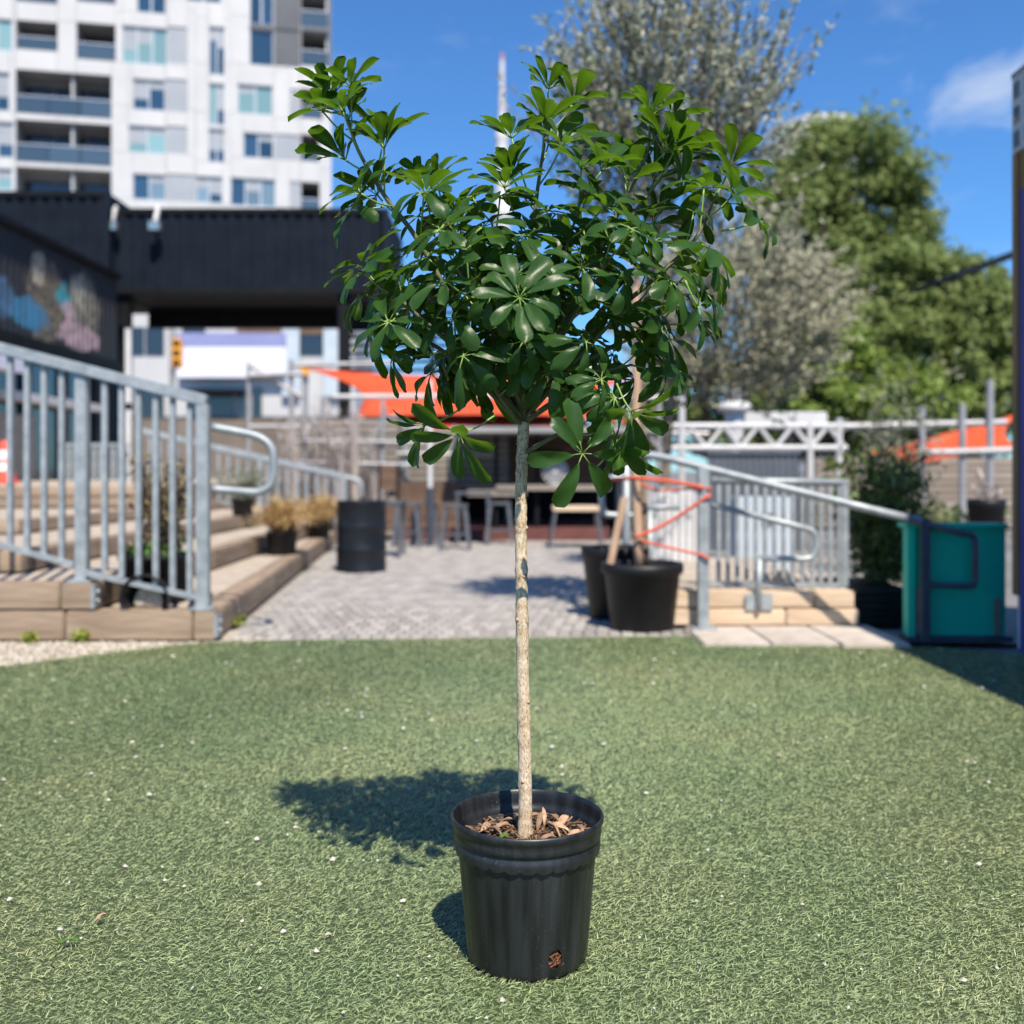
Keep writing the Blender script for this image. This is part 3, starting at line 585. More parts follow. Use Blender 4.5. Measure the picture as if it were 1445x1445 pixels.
for px in (12, 36, 60, 85): x = X(px, dr); balls.append((x, dr + 0.02, Z(768 + 0.27 * px, dr), rail_z(x) - 0.03))
for px in (147, 171, 195, 219, 243, 267): x = X(px, dr); balls.append((x, dr + 0.01, Z(812 + 0.28 * (px - 165), dr), rail_z(x) - 0.03))
for px in (-12, -36, -60, -84): x = X(px, dr); balls.append((x, dr + 0.03, Z(768 + 0.27 * px, dr), rail_z(x) - 0.03))
lp = [P(300, 603, dr), P(335, 609, dr), P(366, 617, dr), P(383, 632, dr), P(386, 655, dr), P(383, 682, dr), P(366, 694, dr), P(335, 693, dr), P(300, 690, dr)]
railing('stair_railing', 'galvanised steel stair railing beside the potted dry shrub, curved handrail at its foot', posts, (Vector((p0, dr + 0.02, rail_z(p0))), Vector((p2 + 0.02, dr, rail_z(p2 + 0.02)))),
        [(P(-90, 744, dr), P(104, 797, dr)), (P(122, 808, dr), P(279, 843, dr))], balls, (-2.2, dr, Z1), (lp, 0.021, True))
# the same kind of railing on the far side of the steps
dq = 12.05
def rz2(x): return 0.805 + (x + 1.97) * -0.225
qx = [-1.97, -2.95, -3.95]
posts = [(x, dq, 0.0 if x > -2.05 else (Z3 if x > -3 else Z4), rz2(x)) for x in qx]
balls = []; x = -2.06
while x > -4.4:
    if min(abs(x - q) for q in qx) > 0.05: balls.append((x, dq, rz2(x) - (0.55 if x > -2.5 else 0.66), rz2(x) - 0.03))
    x -= 0.115
lp = [Vector((-1.97, dq, 0.80)), Vector((-1.84, dq, 0.765)), Vector((-1.78, dq, 0.73)), Vector((-1.765, dq, 0.66)), Vector((-1.765, dq, 0.56))]
railing('stair_railing', 'galvanised stair railing at the far end of the steps, behind the golden grasses', posts, (Vector((-4.4, dq, rz2(-4.4))), Vector((-1.96, dq, rz2(-1.96)))),
        [(Vector((-4.4, dq, rz2(-4.4) - 0.66)), Vector((-2.5, dq, rz2(-2.5) - 0.6)))], balls, (-3, dq, Z2), (lp, 0.024, True), pw=0.06, tw=0.065)

# ================================================================== PLANTERS ON THE STEPS
def pot_mesh(t, c, r0, r1, h, m='black_plastic', n=28, name='pot'):
    b = MB(); b.lathe([(0.001, 0.0), (r0 * 0.97, 0.0), (r0, 0.006), (r1 * 0.955, h * 0.86), (r1 * 0.99, h * 0.87), (r1, h * 0.93), (r1 * 1.01, h), (r1 * 0.97, h), (r1 * 0.93, h * 0.9), (r1 * 0.92, h * 0.84)], n, c)
    b.build(name, m, t, smooth=True)
    b = MB(); b.lathe([(r1 * 0.93, h * 0.85), (r1 * 0.5, h * 0.87), (0.001, h * 0.88)], n, c); b.build('soil', 'soil', t, smooth=True)
def shrub(t, c, rx, h, n, m, ll, lw, stems=14, name='foliage', lift=0.15):
    b = MB(); ends = []
    for i in range(stems):
        a = random.random() * 6.28; r = rx * random.uniform(0.3, 1.0); e = Vector((c[0] + r * math.cos(a), c[1] + r * math.sin(a), c[2] + h * random.uniform(0.6, 1.0)))
        s = Vector((c[0] + random.uniform(-0.03, 0.03), c[1] + random.uniform(-0.03, 0.03), c[2])); mid = s.lerp(e, 0.5) + Vector((random.uniform(-1, 1), random.uniform(-1, 1), 0)) * rx * 0.2
        pts = smooth_path([s, mid, e], 8); b.tube(pts, [0.006 * (1 - 0.75 * k / (len(pts) - 1)) for k in range(len(pts))], 5); ends.append(pts)
    b.build('stems', 'tree_bark', t)
    pos = []; 
    for i in range(n):
        pt = random.choice(ends); k = random.randint(int(len(pt) * lift), len(pt) - 1); q = pt[k]; pos.append((q.x + random.gauss(0, rx * 0.17), q.y + random.gauss(0, rx * 0.17), q.z + random.gauss(0, h * 0.05)))
    pos = np.array(pos); dirn = rng.normal(size=(n, 3)) + np.array([[0, 0, 0.5]])
    leaf_cloud(name, m, t, pos, dirn, ll, lw, 'stuff')
def grass_tuft(t, c, r, h, n, m, name='grass_blades', w=0.006, droop=0.5, up=0.35):
    a = rng.uniform(0, 6.28, n); e = rng.uniform(0.15, 1.0, n); L_ = h * rng.uniform(0.7, 1.25, n)
    base = np.stack([c[0] + 0.12 * r * np.cos(a), c[1] + 0.12 * r * np.sin(a), np.full(n, c[2])], 1)
    out = np.stack([np.cos(a), np.sin(a), np.zeros(n)], 1); s = np.stack([-np.sin(a), np.cos(a), np.zeros(n)], 1) * w
    K = 6; v = np.empty((n, K, 2, 3))
    for k in range(K):
        tt = k / (K - 1); p = base + out * (r * e * (tt ** 1.4))[:, None] + np.array([[0, 0, 1.0]]) * (L_ * (tt - droop * e * tt ** 2.5))[:, None]
        ww = (1 - 0.85 * tt); v[:, k, 0] = p - s * ww; v[:, k, 1] = p + s * ww
    idx = np.arange(n)[:, None] * (2 * K); f = np.concatenate([idx + np.array([[2 * k, 2 * k + 1, 2 * k + 3, 2 * k + 2]]) for k in range(K - 1)], 1).reshape(-1)
    np_mesh(name, v.reshape(-1, 3), f, np.full(n * (K - 1), 4), m, t, 'stuff')

c = (X(220, 5.62), 5.62, Z1)
t = thing('potted_shrub', 'black pot of brown dried shrub over green herbs behind the stair railing', 'potted plant', c)
pot_mesh(t, c, 0.155, 0.20, 0.26)
shrub(t, (c[0] + 0.03, c[1], Z1 + 0.22), 0.22, 0.55, 1500, 'dry_shrub', 0.05, 0.016, 22)
shrub(t, (c[0] - 0.02, c[1] - 0.05, Z1 + 0.20), 0.19, 0.13, 900, 'herb_leaf', 0.035, 0.02, 14, name='herbs')
c = (X(213, 5.36), 5.37, Z1)
t = thing('tipped_pot', 'black plastic pot lying on its side beneath the dry shrub', 'pot', c)
b = MB(); b.lathe([(0.001, -0.02), (0.075, -0.02), (0.10, 0.0), (0.118, 0.12), (0.126, 0.13), (0.126, 0.14), (0.115, 0.135), (0.10, 0.03), (0.001, 0.0)], 26)
b.v = [(c[0] + p[0], c[1] + 0.02 - p[2], c[2] + 0.055 + p[1]) for p in b.v]
b.v = [(p[0], p[1], max(p[2], Z1 - 0.004)) for p in b.v]; b.build('pot', 'black_plastic', t, smooth=True)
b = MB(); b.lathe([(0.001, -0.01), (0.07, -0.01), (0.074, -0.016), (0.074, -0.02)], 22); b.v = [(c[0] + p[0], c[1] - 0.05 - p[2] * 0.2, max(c[2] + 0.035 + p[1], Z1 - 0.003)) for p in b.v]; b.build('dried_soil', 'gravel', t, smooth=True)
for (px, d, z, r, h, lab) in ((398, 8.8, Z1, 0.135, 0.19, 'pale golden dried grass in a small black pot on the lowest step'), (452, 11.0, Z1, 0.11, 0.16, 'smaller tuft of golden dried grass near the far railing post')):
    c = (X(px, d), d, z); t = thing('potted_grass', lab, 'potted plant', c, 'golden grasses on the steps'); pot_mesh(t, c, r * 0.85, r, h)
    grass_tuft(t, (c[0], c[1], z + h * 0.8), 0.36, 0.36, 900, 'dry_gold', w=0.007, droop=0.75); shrub(t, (c[0], c[1], z + h * 0.75), 0.1, 0.12, 160, 'herb_leaf', 0.06, 0.012, 8, name='green_leaves')
    shrub(t, (c[0], c[1], z + h * 0.9), 0.25, 0.26, 700, 'dry_gold', 0.07, 0.018, 12, name='seed_heads')
c = (X(343, 10.3), 10.3, Z3); t = thing('potted_shrub', 'grey-green sage bush in a small black pot on the third step', 'potted plant', c)
pot_mesh(t, c, 0.10, 0.12, 0.17); shrub(t, (c[0], c[1], Z3 + 0.13), 0.26, 0.36, 1100, 'sage_leaf', 0.05, 0.014, 18)
# weeds at the foot of the timbers
for i, (px, py, r, lab) in enumerate(((328, 884, 0.07, 'yellow-green weed tuft growing at the corner bracket of the lowest step'), (300, 898, 0.035, 'small weed at the foot of the corner timber'), (118, 906, 0.05, 'low weed sprouting under the front timber joint'), (47, 907, 0.04, 'tiny weed in the gravel beside the timber face'))):
    d = F * H / (py - HY); c = (X(px, d), d, 0.0); t = thing('weed', lab, 'weed', c)
    shrub(t, c, r, r * 0.9, 140, 'weed_leaf', 0.035, 0.012, 7, name='leaves', lift=0.3)

# traffic cone on the terrace
c = (X(6, 12.2), 12.2, Z5); t = thing('traffic_cone', 'orange traffic cone with white bands on the terrace', 'cone', c)
b = MB(); b.lathe([(0.001, 0.0), (0.17, 0.0), (0.17, 0.025), (0.135, 0.03), (0.108, 0.15)], 24, c); b.build('base', 'cone_orange', t, smooth=False)
b = MB(); b.lathe([(0.108, 0.15), (0.089, 0.24)], 24, c); b.build('band', 'reflective', t, smooth=True)
b = MB(); b.lathe([(0.089, 0.24), (0.08, 0.285)], 24, c); b.build('stripe', 'cone_orange', t, smooth=True)
b = MB(); b.lathe([(0.08, 0.285), (0.055, 0.39)], 24, c); b.build('band', 'reflective', t, smooth=True)
b = MB(); b.lathe([(0.055, 0.39), (0.03, 0.50), (0.022, 0.505), (0.001, 0.505)], 24, c); b.build('tip', 'cone_orange', t, smooth=True)
# ================================================================== PATIO FURNITURE
# steel drum
d = 8.87; c = (X(510, d), d, 0.0); rb = 0.212; hb = 0.61
t = thing('steel_drum', 'black steel drum standing on the patio beside the steps', 'barrel', c)
b = MB(); b.lathe([(0.001, 0.012), (rb - 0.012, 0.012), (rb, 0.0), (rb + 0.004, 0.006), (rb, 0.014), (rb, hb * 0.30), (rb + 0.006, hb * 0.32), (rb, hb * 0.34), (rb, hb * 0.61), (rb + 0.007, hb * 0.635), (rb, hb * 0.66), (rb, hb - 0.012), (rb + 0.005, hb - 0.005), (rb, hb), (rb - 0.012, hb - 0.004), (rb - 0.016, hb - 0.02), (0.001, hb - 0.02)], 40, c)
b.build('shell', 'barrel_paint', t, smooth=True)
b = MB(); b.lathe([(0.001, 0.0), (0.028, 0.0), (0.028, 0.012), (0.001, 0.013)], 14, (c[0] + 0.1, c[1], hb - 0.021)); b.build('bung', 'steel', t)
def metal_table(name, label, c, w, dp, h, top_m, leg_m, th=0.03, leg=0.035, splay=0.0, cat='table', rail=True):
    t = thing(name, label, cat, c); x, y, z = c
    b = MB(); b.box(x - w / 2, x + w / 2, y - dp / 2, y + dp / 2, z + h - th, z + h); b.build('top' if cat == 'table' else 'seat', top_m, t, bevel=0.006)
    for sx in (-1, 1):
        for sy in (-1, 1):
            b = MB(); b.bar((x + sx * (w / 2 - 0.03 + splay), y + sy * (dp / 2 - 0.03 + splay), z), (x + sx * (w / 2 - 0.03), y + sy * (dp / 2 - 0.03), z + h - th), leg, leg); b.build('leg', leg_m, t)
    if rail:
        for sy in (-1, 1): b = MB(); b.bar((x - w / 2 + 0.03, y + sy * (dp / 2 - 0.03), z + h * 0.35), (x + w / 2 - 0.03, y + sy * (dp / 2 - 0.03), z + h * 0.35), leg * 0.7); b.build('stretcher', leg_m, t)
    return t
mat('gunmetal', (0.09, 0.10, 0.115), (0.14, 0.15, 0.17), scale=9, rough=0.45, metal=0.4)
metal_table('patio_table', 'dark grey metal table just behind the black drum', (X(530, 10.4), 10.4, 0), 0.58, 0.5, 0.56, 'gunmetal', 'gunmetal', rail=False)
for px, d, lab in ((575, 11.7, 'dark metal stool between the drum and the sail pole'), (705, 12.1, 'metal stool in the shade in front of the bar plinth'), (643, 11.3, 'grey metal bar stool with splayed legs below the shade sail pole'), (600, 12.0, 'dark metal stool tucked against the umbrella pole')):
    metal_table('bar_stool', lab, (X(px, d), d, 0), 0.27, 0.27, 0.50, 'gunmetal', 'gunmetal', splay=0.05, cat='stool')
metal_table('wooden_table', 'low table with pale wooden top and thin splayed metal legs', (X(812, 11.6), 11.6, 0), 0.52, 0.5, 0.47, 'timber_new', 'gunmetal', th=0.05, leg=0.022, splay=0.07, rail=False)
# parasol pole in a dark sleeve
d = 11.8; c = (X(607, d), d, 0); t = thing('sail_pole', 'white steel pole carrying the orange shade sail, dark sleeve at its foot', 'pole', c)
b = MB(); b.tube([(c[0], d, 0.0), (c[0], d, Z(688, d))], 0.045, 10); b.build('sleeve', 'dark_and_shaded_steel', t)
b = MB(); b.tube([(c[0], d, Z(688, d)), (c[0], d, Z(536, d))], 0.028, 10); b.build('pole', 'white_paint', t)

# ================================================================== BAR PAVILION AT THE END OF THE PATIO
dp_ = 12.7
t = thing('bar_pavilion', 'low dark timber bar with pale counter and red-brown plinth behind the tree', 'bar', (0.2, dp_, 0))
xa, xb = X(555, dp_), X(860, dp_)
b = MB(); b.box(xa, xb, dp_, dp_ + 2.2, -0.01, 0.165); b.build('plinth', 'red_plinth', t)
b = MB(); b.box(xa, xb + 0.6, dp_ + 2.2, dp_ + 2.3, 0.0, 1.32); b.build('back_wall', 'black_frame', t)
b = MB(); b.box(X(700, dp_), xb, dp_ - 0.12, dp_ + 0.35, Z(692, dp_), Z(684, dp_)); b.build('counter', 'grey_slat', t, bevel=0.006)
b = MB(); b.box(X(660, dp_), X(742, dp_), dp_ - 0.1, dp_ + 0.3, Z(700, dp_), Z(691, dp_)); b.build('shelf', 'grey_slat', t)
for px in (700, 758, 852): b = MB(); b.bar((X(px, dp_), dp_ + 0.05, 0.165), (X(px, dp_), dp_ + 0.05, 1.30), 0.05); b.build('post', 'black_frame', t)
for k in range(6): piece('board', t, (xb - X(690, dp_) + 0.5, 0.02, 0.094), ((X(690, dp_) + xb + 0.5) / 2, dp_ + 1.2, 0.76 + k * 0.1), 'brown_wood', bevel=0.004)
for k in range(8): piece('board', t, (X(650, dp_) - xa, 0.03, 0.066), ((xa + X(650, dp_)) / 2, dp_ + 0.2, 0.2 + k * 0.07), 'brown_wood', bevel=0.004)
b = MB(); b.box(X(640, dp_), xb + 0.7, dp_ - 0.4, dp_ + 2.6, 1.33, 1.40); b.build('roof', 'slab', t)
# menu board with blurred chalk rows under the roof
b = MB(); b.box(X(760, dp_), X(800, dp_), dp_ + 1.13, dp_ + 1.16, Z(655, dp_), Z(632, dp_)); b.build('menu_board', 'black_frame', t)
# white-and-blue round fan standing on the counter
d = dp_; c = (X(783, d), d, Z(684, d)); t = thing('desk_fan', 'round white fan with pale blue blades on the bar counter', 'fan', c)
b = MB()
for r_ in (0.155, 0.115, 0.075, 0.04):
    pts = [(c[0] + r_ * math.cos(a), d - 0.05 - 0.03 * (0.155 - r_) * 6, c[2] + 0.165 + r_ * math.sin(a)) for a in np.linspace(0, 2 * math.pi, 25)]; b.tube(pts, 0.008, 5, cap=False)
for a in np.linspace(0, math.pi, 9)[:-1]: b.tube([(c[0] + 0.155 * math.cos(a), d - 0.05, c[2] + 0.165 + 0.155 * math.sin(a)), (c[0], d - 0.09, c[2] + 0.165), (c[0] - 0.155 * math.cos(a), d - 0.05, c[2] + 0.165 - 0.155 * math.sin(a))], 0.006, 4)
b.build('cage', 'white_paint', t)
mat('fan_blue', (0.25, 0.45, 0.65), (0.35, 0.55, 0.72), rough=0.4)
for k in range(3):
    a = k * 2.09 + 0.4; b = MB(); q = [(c[0] + r_ * math.cos(a + w_), d - 0.03 + s_, c[2] + 0.165 + r_ * math.sin(a + w_)) for r_, w_, s_ in ((0.02, 0, 0), (0.13, -0.45, 0.02), (0.14, 0.0, 0.0), (0.12, 0.45, -0.02))]
    b.add(q + [(x, y + 0.004, z) for x, y, z in q], [(0, 1, 2, 3), (7, 6, 5, 4), (0, 4, 5, 1), (1, 5, 6, 2), (2, 6, 7, 3), (3, 7, 4, 0)]); b.build('blade', 'fan_blue', t)
b = MB(); b.lathe([(0.001, 0.0), (0.08, 0.0), (0.08, 0.01), (0.02, 0.02), (0.015, 0.16), (0.001, 0.16)], 16, (c[0], d + 0.02, c[2])); b.build('stand', 'white_paint', t)

# slatted screens
def slat_screen(label, x0, x1, y, z0, z1, sh, gap, m, postm='gunmetal', sides=2, back=None):
    t = thing('slat_screen', label, 'fence', ((x0 + x1) / 2, y, z0))
    n = int((z1 - z0) / (sh + gap))
    for k in range(n): piece('slat', t, (round(x1 - x0, 2), 0.025, sh), ((x0 + x1) / 2, y, z0 + gap + sh / 2 + k * (sh + gap)), m, bevel=0.003, wob=0.001)
    for i in range(sides + 1): xx = x0 + (x1 - x0) * i / sides; b = MB(); b.bar((xx, y + 0.045, max(0, z0 - 0.5)), (xx, y + 0.045, z1), 0.05); b.build('post', postm, t)
    if back: b = MB(); b.box(x0, x1, y + 0.5, y + 0.54, z0, z1); b.build('back_panel', back, t)
    return t
slat_screen('weathered grey-brown slat fence left of the bar', X(428, 13.4), X(562, 13.4), 13.4, 0.0, Z(585, 13.4), 0.062, 0.028, 'grey_slat', back='room_dark')
slat_screen('grey slat wall under the orange sail, above the brown boards', X(566, 13.6), X(715, 13.6), 13.6, 0.62, Z(602, 13.6), 0.062, 0.028, 'grey_slat', back='room_dark')
slat_screen('grey slatted wall of the far shed at right', X(1150, 15.5), X(1470, 15.5), 15.5, 0.0, Z(645, 15.5), 0.08, 0.025, 'grey_slat', sides=4, back='brown_wood')
# pale pampas plumes against the slat fence
for i, (px, d, top, lab) in enumerate(((455, 13.0, 552, 'tall pale pampas plumes leaning on the slat fence'), (478, 12.9, 600, 'shorter pale feathery plant beside the tall pampas'), (530, 13.1, 610, 'thin dry pinkish shrub in front of the slat fence'), (412, 12.8, 580, 'whitish dry climber by the scaffold pole'), (500, 12.95, 570, 'slender pale plume between the pampas and the dry shrub'))):
    c = (X(px, d), d, 0); hh = Z(top, d); t = thing('pampas_plant', lab, 'plant', c); grass_tuft(t, c, 0.34 if i != 4 else 0.2, hh * 0.95, 130, 'pampas', w=0.009, droop=0.35); shrub(t, (c[0], c[1], hh * 0.55), 0.2, hh * 0.42, 120, 'pampas', 0.09, 0.016, 7, name='plumes', lift=0.4)
# drum-side dark stack of folded chairs
d = 12.4; c = (X(547, d), d, 0); t = thing('folded_chair', 'dark folded chair leaning against the brown boards', 'chair', c)
for k in (-1, 1): b = MB(); b.bar((c[0] + k * 0.13, d, 0.0), (c[0] + k * 0.11, d + 0.12, 0.95), 0.03); b.build('frame', 'black_frame', t)
for zz, nm in ((0.35, 'seat'), (0.8, 'backrest')): b = MB(); b.box(c[0] - 0.12, c[0] + 0.12, d + 0.03 + 0.1 * zz, d + 0.05 + 0.1 * zz, zz - 0.16, zz + 0.14); b.build(nm, 'brown_wood', t)

# ------------------------------------------------------------------ scaffold frames, sails, truss
def frame(label, segs, r, m, loc, name='scaffold_frame'):
    t = thing(name, label, 'scaffold', loc)
    for nm, a, c in segs: b = MB(); b.tube([a, c], r, 8); b.build(nm, m, t, smooth=False)
    return t
mat('scaf', (0.27, 0.27, 0.28), (0.38, 0.38, 0.39), scale=6, rough=0.5, metal=0.3)
d = 14.2
def up(px, top, d_=d, bot=0.0): return ('upright', Vector((X(px, d_), d_, bot)), P(px, top, d_))
frame('grey scaffold frame over the slat fence, left of the orange sail', [up(351, 512), up(411, 508), up(455, 560), ('brace', P(351, 515, d), P(426, 560, d)), ('cross_tube', P(351, 602, d), P(604, 603, d)), ('cross_tube', P(351, 530, d - .06), P(430, 528, d - .06)), ('cross_tube', P(411, 516, d + 0.05), P(560, 512, d + 0.05))], 0.032, 'scaf', (X(400, d), d, 0))
frame('scaffold frame standing behind the potted olive', [up(872, 520), up(930, 560), up(905, 540, 14.6), ('cross_tube', P(860, 560, d), P(960, 562, d)), ('cross_tube', P(860, 610, d), P(1000, 612, d)), ('brace', P(870, 560, d), P(935, 640, d))], 0.034, 'scaf', (X(900, d), d, 0))
dz_ = 13.0
frame('dense scaffold of poles and planks above the slat fence, under the orange sail', [up(430, 575, dz_), up(497, 590, dz_), up(540, 560, dz_), up(575, 598, dz_ + .3), up(640, 600, dz_ + .3), ('cross_tube', P(415, 622, dz_ - .06), P(600, 624, dz_ - .06)), ('cross_tube', P(415, 652, dz_ - .07), P(580, 656, dz_ - .07)), ('cross_tube', P(560, 640, dz_ + .24), P(700, 642, dz_ + .24)), ('brace', P(430, 580, dz_ + .05), P(500, 660, dz_ + .05)), ('brace', P(545, 575, dz_ + .05), P(500, 690, dz_ + .05))], 0.024, 'scaf', (X(500, dz_), dz_, 0))
metal_table('patio_table', 'tall dark bistro table between the stools and the bar', (X(668, 12.2), 12.2, 0), 0.42, 0.42, 0.62, 'gunmetal', 'gunmetal', rail=False)
d = 13.0
frame('scaffold uprights holding the orange sail at right', [up(1301, 573, d), up(1358, 572, d), up(1397, 536, d), ('cross_tube', P(1180, 602, d + .07), P(1420, 596, d + .07)), ('cross_tube', P(1305, 639, d - .06), P(1440, 635, d - .06))], 0.045, 'scaf', (X(1350, d), d, 0))
def sail(label, corners, sag, m='orange_sail', n=16, edge=0.12):
    a, b_, c, dd = [Vector(p) for p in corners]      # a-b far edge, d-c near edge
    mb = MB()
    for i in range(n + 1):
        for k in range(n + 1):
            u = i / n; v = k / n
            # edges are cut in hollow curves
            uu = u + edge * math.sin(math.pi * v) * (0.5 - u) * 2; vv = v + edge * math.sin(math.pi * u) * (0.5 - v) * 2
            p = (a * (1 - uu) + b_ * uu) * (1 - vv) + (dd * (1 - uu) + c * uu) * vv
            p.z -= sag * math.sin(math.pi * u) * math.sin(math.pi * v) + 0.015 * math.sin(9 * u + 4 * v); mb.v.append(tuple(p))
    mb.f = [(i * (n + 1) + k, (i + 1) * (n + 1) + k, (i + 1) * (n + 1) + k + 1, i * (n + 1) + k + 1) for i in range(n) for k in range(n)]; mb.mi = [0] * len(mb.f)
    o = mb.build('shade_sail', m, smooth=True, origin=tuple((a + b_ + c + dd) / 4)); o2 = o.modifiers.new('thick', 'SOLIDIFY'); o2.thickness = 0.006
    return tag(o, label, 'shade sail', 'orange shade sails')
sail('broad orange shade sail slung across the bar, upper of the two', [P(425, 518, 19), P(900, 535, 18), P(885, 596, 14.5), P(500, 592, 14.5)], 0.10)
sail('lower orange shade sail hanging under the broad one', [P(500, 572, 17.5), P(880, 570, 17.5), P(850, 612, 14.2), P(560, 612, 14.2)], 0.05)
sail('orange shade sail rising towards the purple kiosk', [P(1215, 640, 15.0), P(1445, 578, 14.5), P(1445, 640, 13.3), P(1235, 664, 14.0)], 0.05)
b = MB(); b.tube([P(470, 560, 14.3), P(880, 558, 14.3)], 0.035, 8); tag(b.build('sail_bar', 'white_paint', origin=tuple(P(470, 560, 14.3))), 'pale horizontal pipe crossing in front of the orange sail', 'pipe')
b = MB(); b.box(X(800, 15), X(890, 15), 14.7, 15.6, Z(525, 15), Z(517, 15)); tag(b.build('awning_board', 'white_paint', origin=tuple(P(845, 525, 15))), 'white flat awning board above the sail beside the olive trunk', 'awning')

d = 12.0
t = thing('lighting_truss', 'white steel lattice truss on posts behind the right railing', 'truss', (X(1060, d), d, 0))
for py in (601, 632): b = MB(); b.tube([P(945, py, d), P(1195, py, d)], 0.034, 8); b.build('chord', 'white_paint', t)
px = 972.0; k = 0
while px < 1170:
    b = MB(); b.tube([P(px, 601 if k % 2 == 0 else 632, d), P(px + 24.5, 632 if k % 2 == 0 else 601, d)], 0.026, 6); b.build('lattice_bar', 'white_paint', t); px += 24.5; k += 1
for px, top in ((962, 560), (1143, 596), (1184, 590)): b = MB(); b.tube([Vector((X(px, d), d, 0)), P(px, top, d)], 0.04, 8); b.build('post', 'white_paint', t)
# roof vent and duct beyond the truss
d = 13.2; c = P(1037, 620, d); t = thing('turbine_vent', 'pale metal roof vent with round turbine head above the truss', 'vent', c)
u_ = d / F
b = MB(); b.lathe([(0.011 * 9, 0.0), (12 * u_, 10 * u_), (15 * u_, 36 * u_), (12 * u_, 38 * u_)], 20, c); b.build('neck', 'white_paint', t, smooth=True)
b = MB(); b.lathe([(12 * u_, 36 * u_), (24 * u_, 40 * u_), (25 * u_, 46 * u_), (16 * u_, 53 * u_), (10 * u_, 54 * u_)], 24, c); b.build('collar', 'white_paint', t, smooth=True)
b = MB(); b.lathe([(0.001 + 17 * u_ * math.sin(a), (68 - 17 * math.cos(a)) * u_) for a in np.linspace(0.3, math.pi, 9)], 24, c, mod=lambda r, z, a: (r * (1 + 0.05 * math.sin(12 * a)), z)); b.build('turbine_head', 'white_paint', t, smooth=True)
b = MB(); b.tube([Vector((c[0], d, 0)), c], 0.06, 8); b.build('stack', 'white_paint', t)
b = MB(); b.box(X(1048, 13.4), X(1168, 13.4), 13.4, 13.7, Z(603, 13.4), Z(581, 13.4)); t = tag(b.build('roof_duct', 'white_paint', origin=tuple(P(1100, 603, 13.4)), bevel=0.02), 'long pale duct box beside the turbine vent', 'duct')
# corrugated bin
def corrugated(mb, a, b_, z0, z1, pitch=0.28, dep=0.04, side=1):
    """trapezoid-profile sheet standing on the line a-b"""
    a = Vector((*a, 0)); b_ = Vector((*b_, 0)); L_ = (b_ - a).length; tt = (b_ - a) / L_; n = Vector((tt.y, -tt.x, 0)) * side
    pts = []; s = 0.0
    while s < L_:
        for f, o in ((0, 0), (0.32, 0), (0.5, 1), (0.82, 1)):
            if s + f * pitch <= L_: pts.append(a + tt * (s + f * pitch) - n * dep * o)
        s += pitch
    pts.append(b_); o = len(mb.v)
    for p in pts: mb.v += [(p.x, p.y, z0), (p.x, p.y, z1)]
    for i in range(len(pts) - 1): mb.f.append((o + 2 * i, o + 2 * i + 2, o + 2 * i + 3, o + 2 * i + 1)); mb.mi.append(mb.k)
mat('slate_metal', (0.075, 0.088, 0.11), (0.105, 0.12, 0.145), scale=2, rough=0.6)
d = 11.0; t = thing('corrugated_bin', 'slate-grey corrugated metal bin below the truss', 'bin', (X(1065, d), d, 0))
b = MB(); corrugated(b, (X(1000, d), d), (X(1128, d), d), 0.0, Z(641, d), 0.07, 0.015); corrugated(b, (X(1128, d), d), (X(1128, d) , d + 0.9), 0.0, Z(641, d), 0.07, 0.015); b.build('body', 'slate_metal', t)
b = MB(); b.box(X(998, d), X(1130, d), d - 0.02, d + 0.92, Z(641, d), Z(637, d)); b.build('lid', 'slate_metal', t)
# white boards, cabinet
d = 7.6; t = thing('white_fence', 'stack of white vertical boards behind the potted olive', 'fence', (X(945, d), d, 0))
for k in range(9):
    px = 903 + k * 10; piece('board', t, (0.045, 0.02, round(Z(690 + (k % 3) * 4, d) - 0.02, 2)), (X(px, d), d + 0.004 * (k % 2), 0.02 + Z(690 + (k % 3) * 4, d) / 2), 'white_paint', bevel=0.004)
for py in (705, 770): b = MB(); b.box(X(898, d), X(992, d), d + 0.02, d + 0.05, Z(py + 8, d), Z(py, d)); b.build('rail', 'white_paint', t)
mat('cabinet', (0.40, 0.46, 0.52), (0.48, 0.54, 0.6), scale=2, rough=0.5)
d = 8.4; t = thing('utility_cabinet', 'pale blue-grey cabinet behind the pickets', 'cabinet', (X(1085, d), d, 0))
b = MB(); b.box(X(1040, d), X(1120, d), d, d + 0.4, 0.0, Z(702, d)); b.build('body', 'cabinet', t, bevel=0.012)
for k in (0, 1): b = MB(); b.box(X(1043 + k * 38, d), X(1079 + k * 38, d), d - 0.012, d - 0.002, 0.06, Z(706, d)); b.build('door', 'cabinet', t); 
for k in (0, 1): b = MB(); b.box(X(1075 + k * 9, d), X(1078 + k * 9, d), d - 0.03, d - 0.012, 0.42, 0.52); b.build('handle', 'black_frame', t)

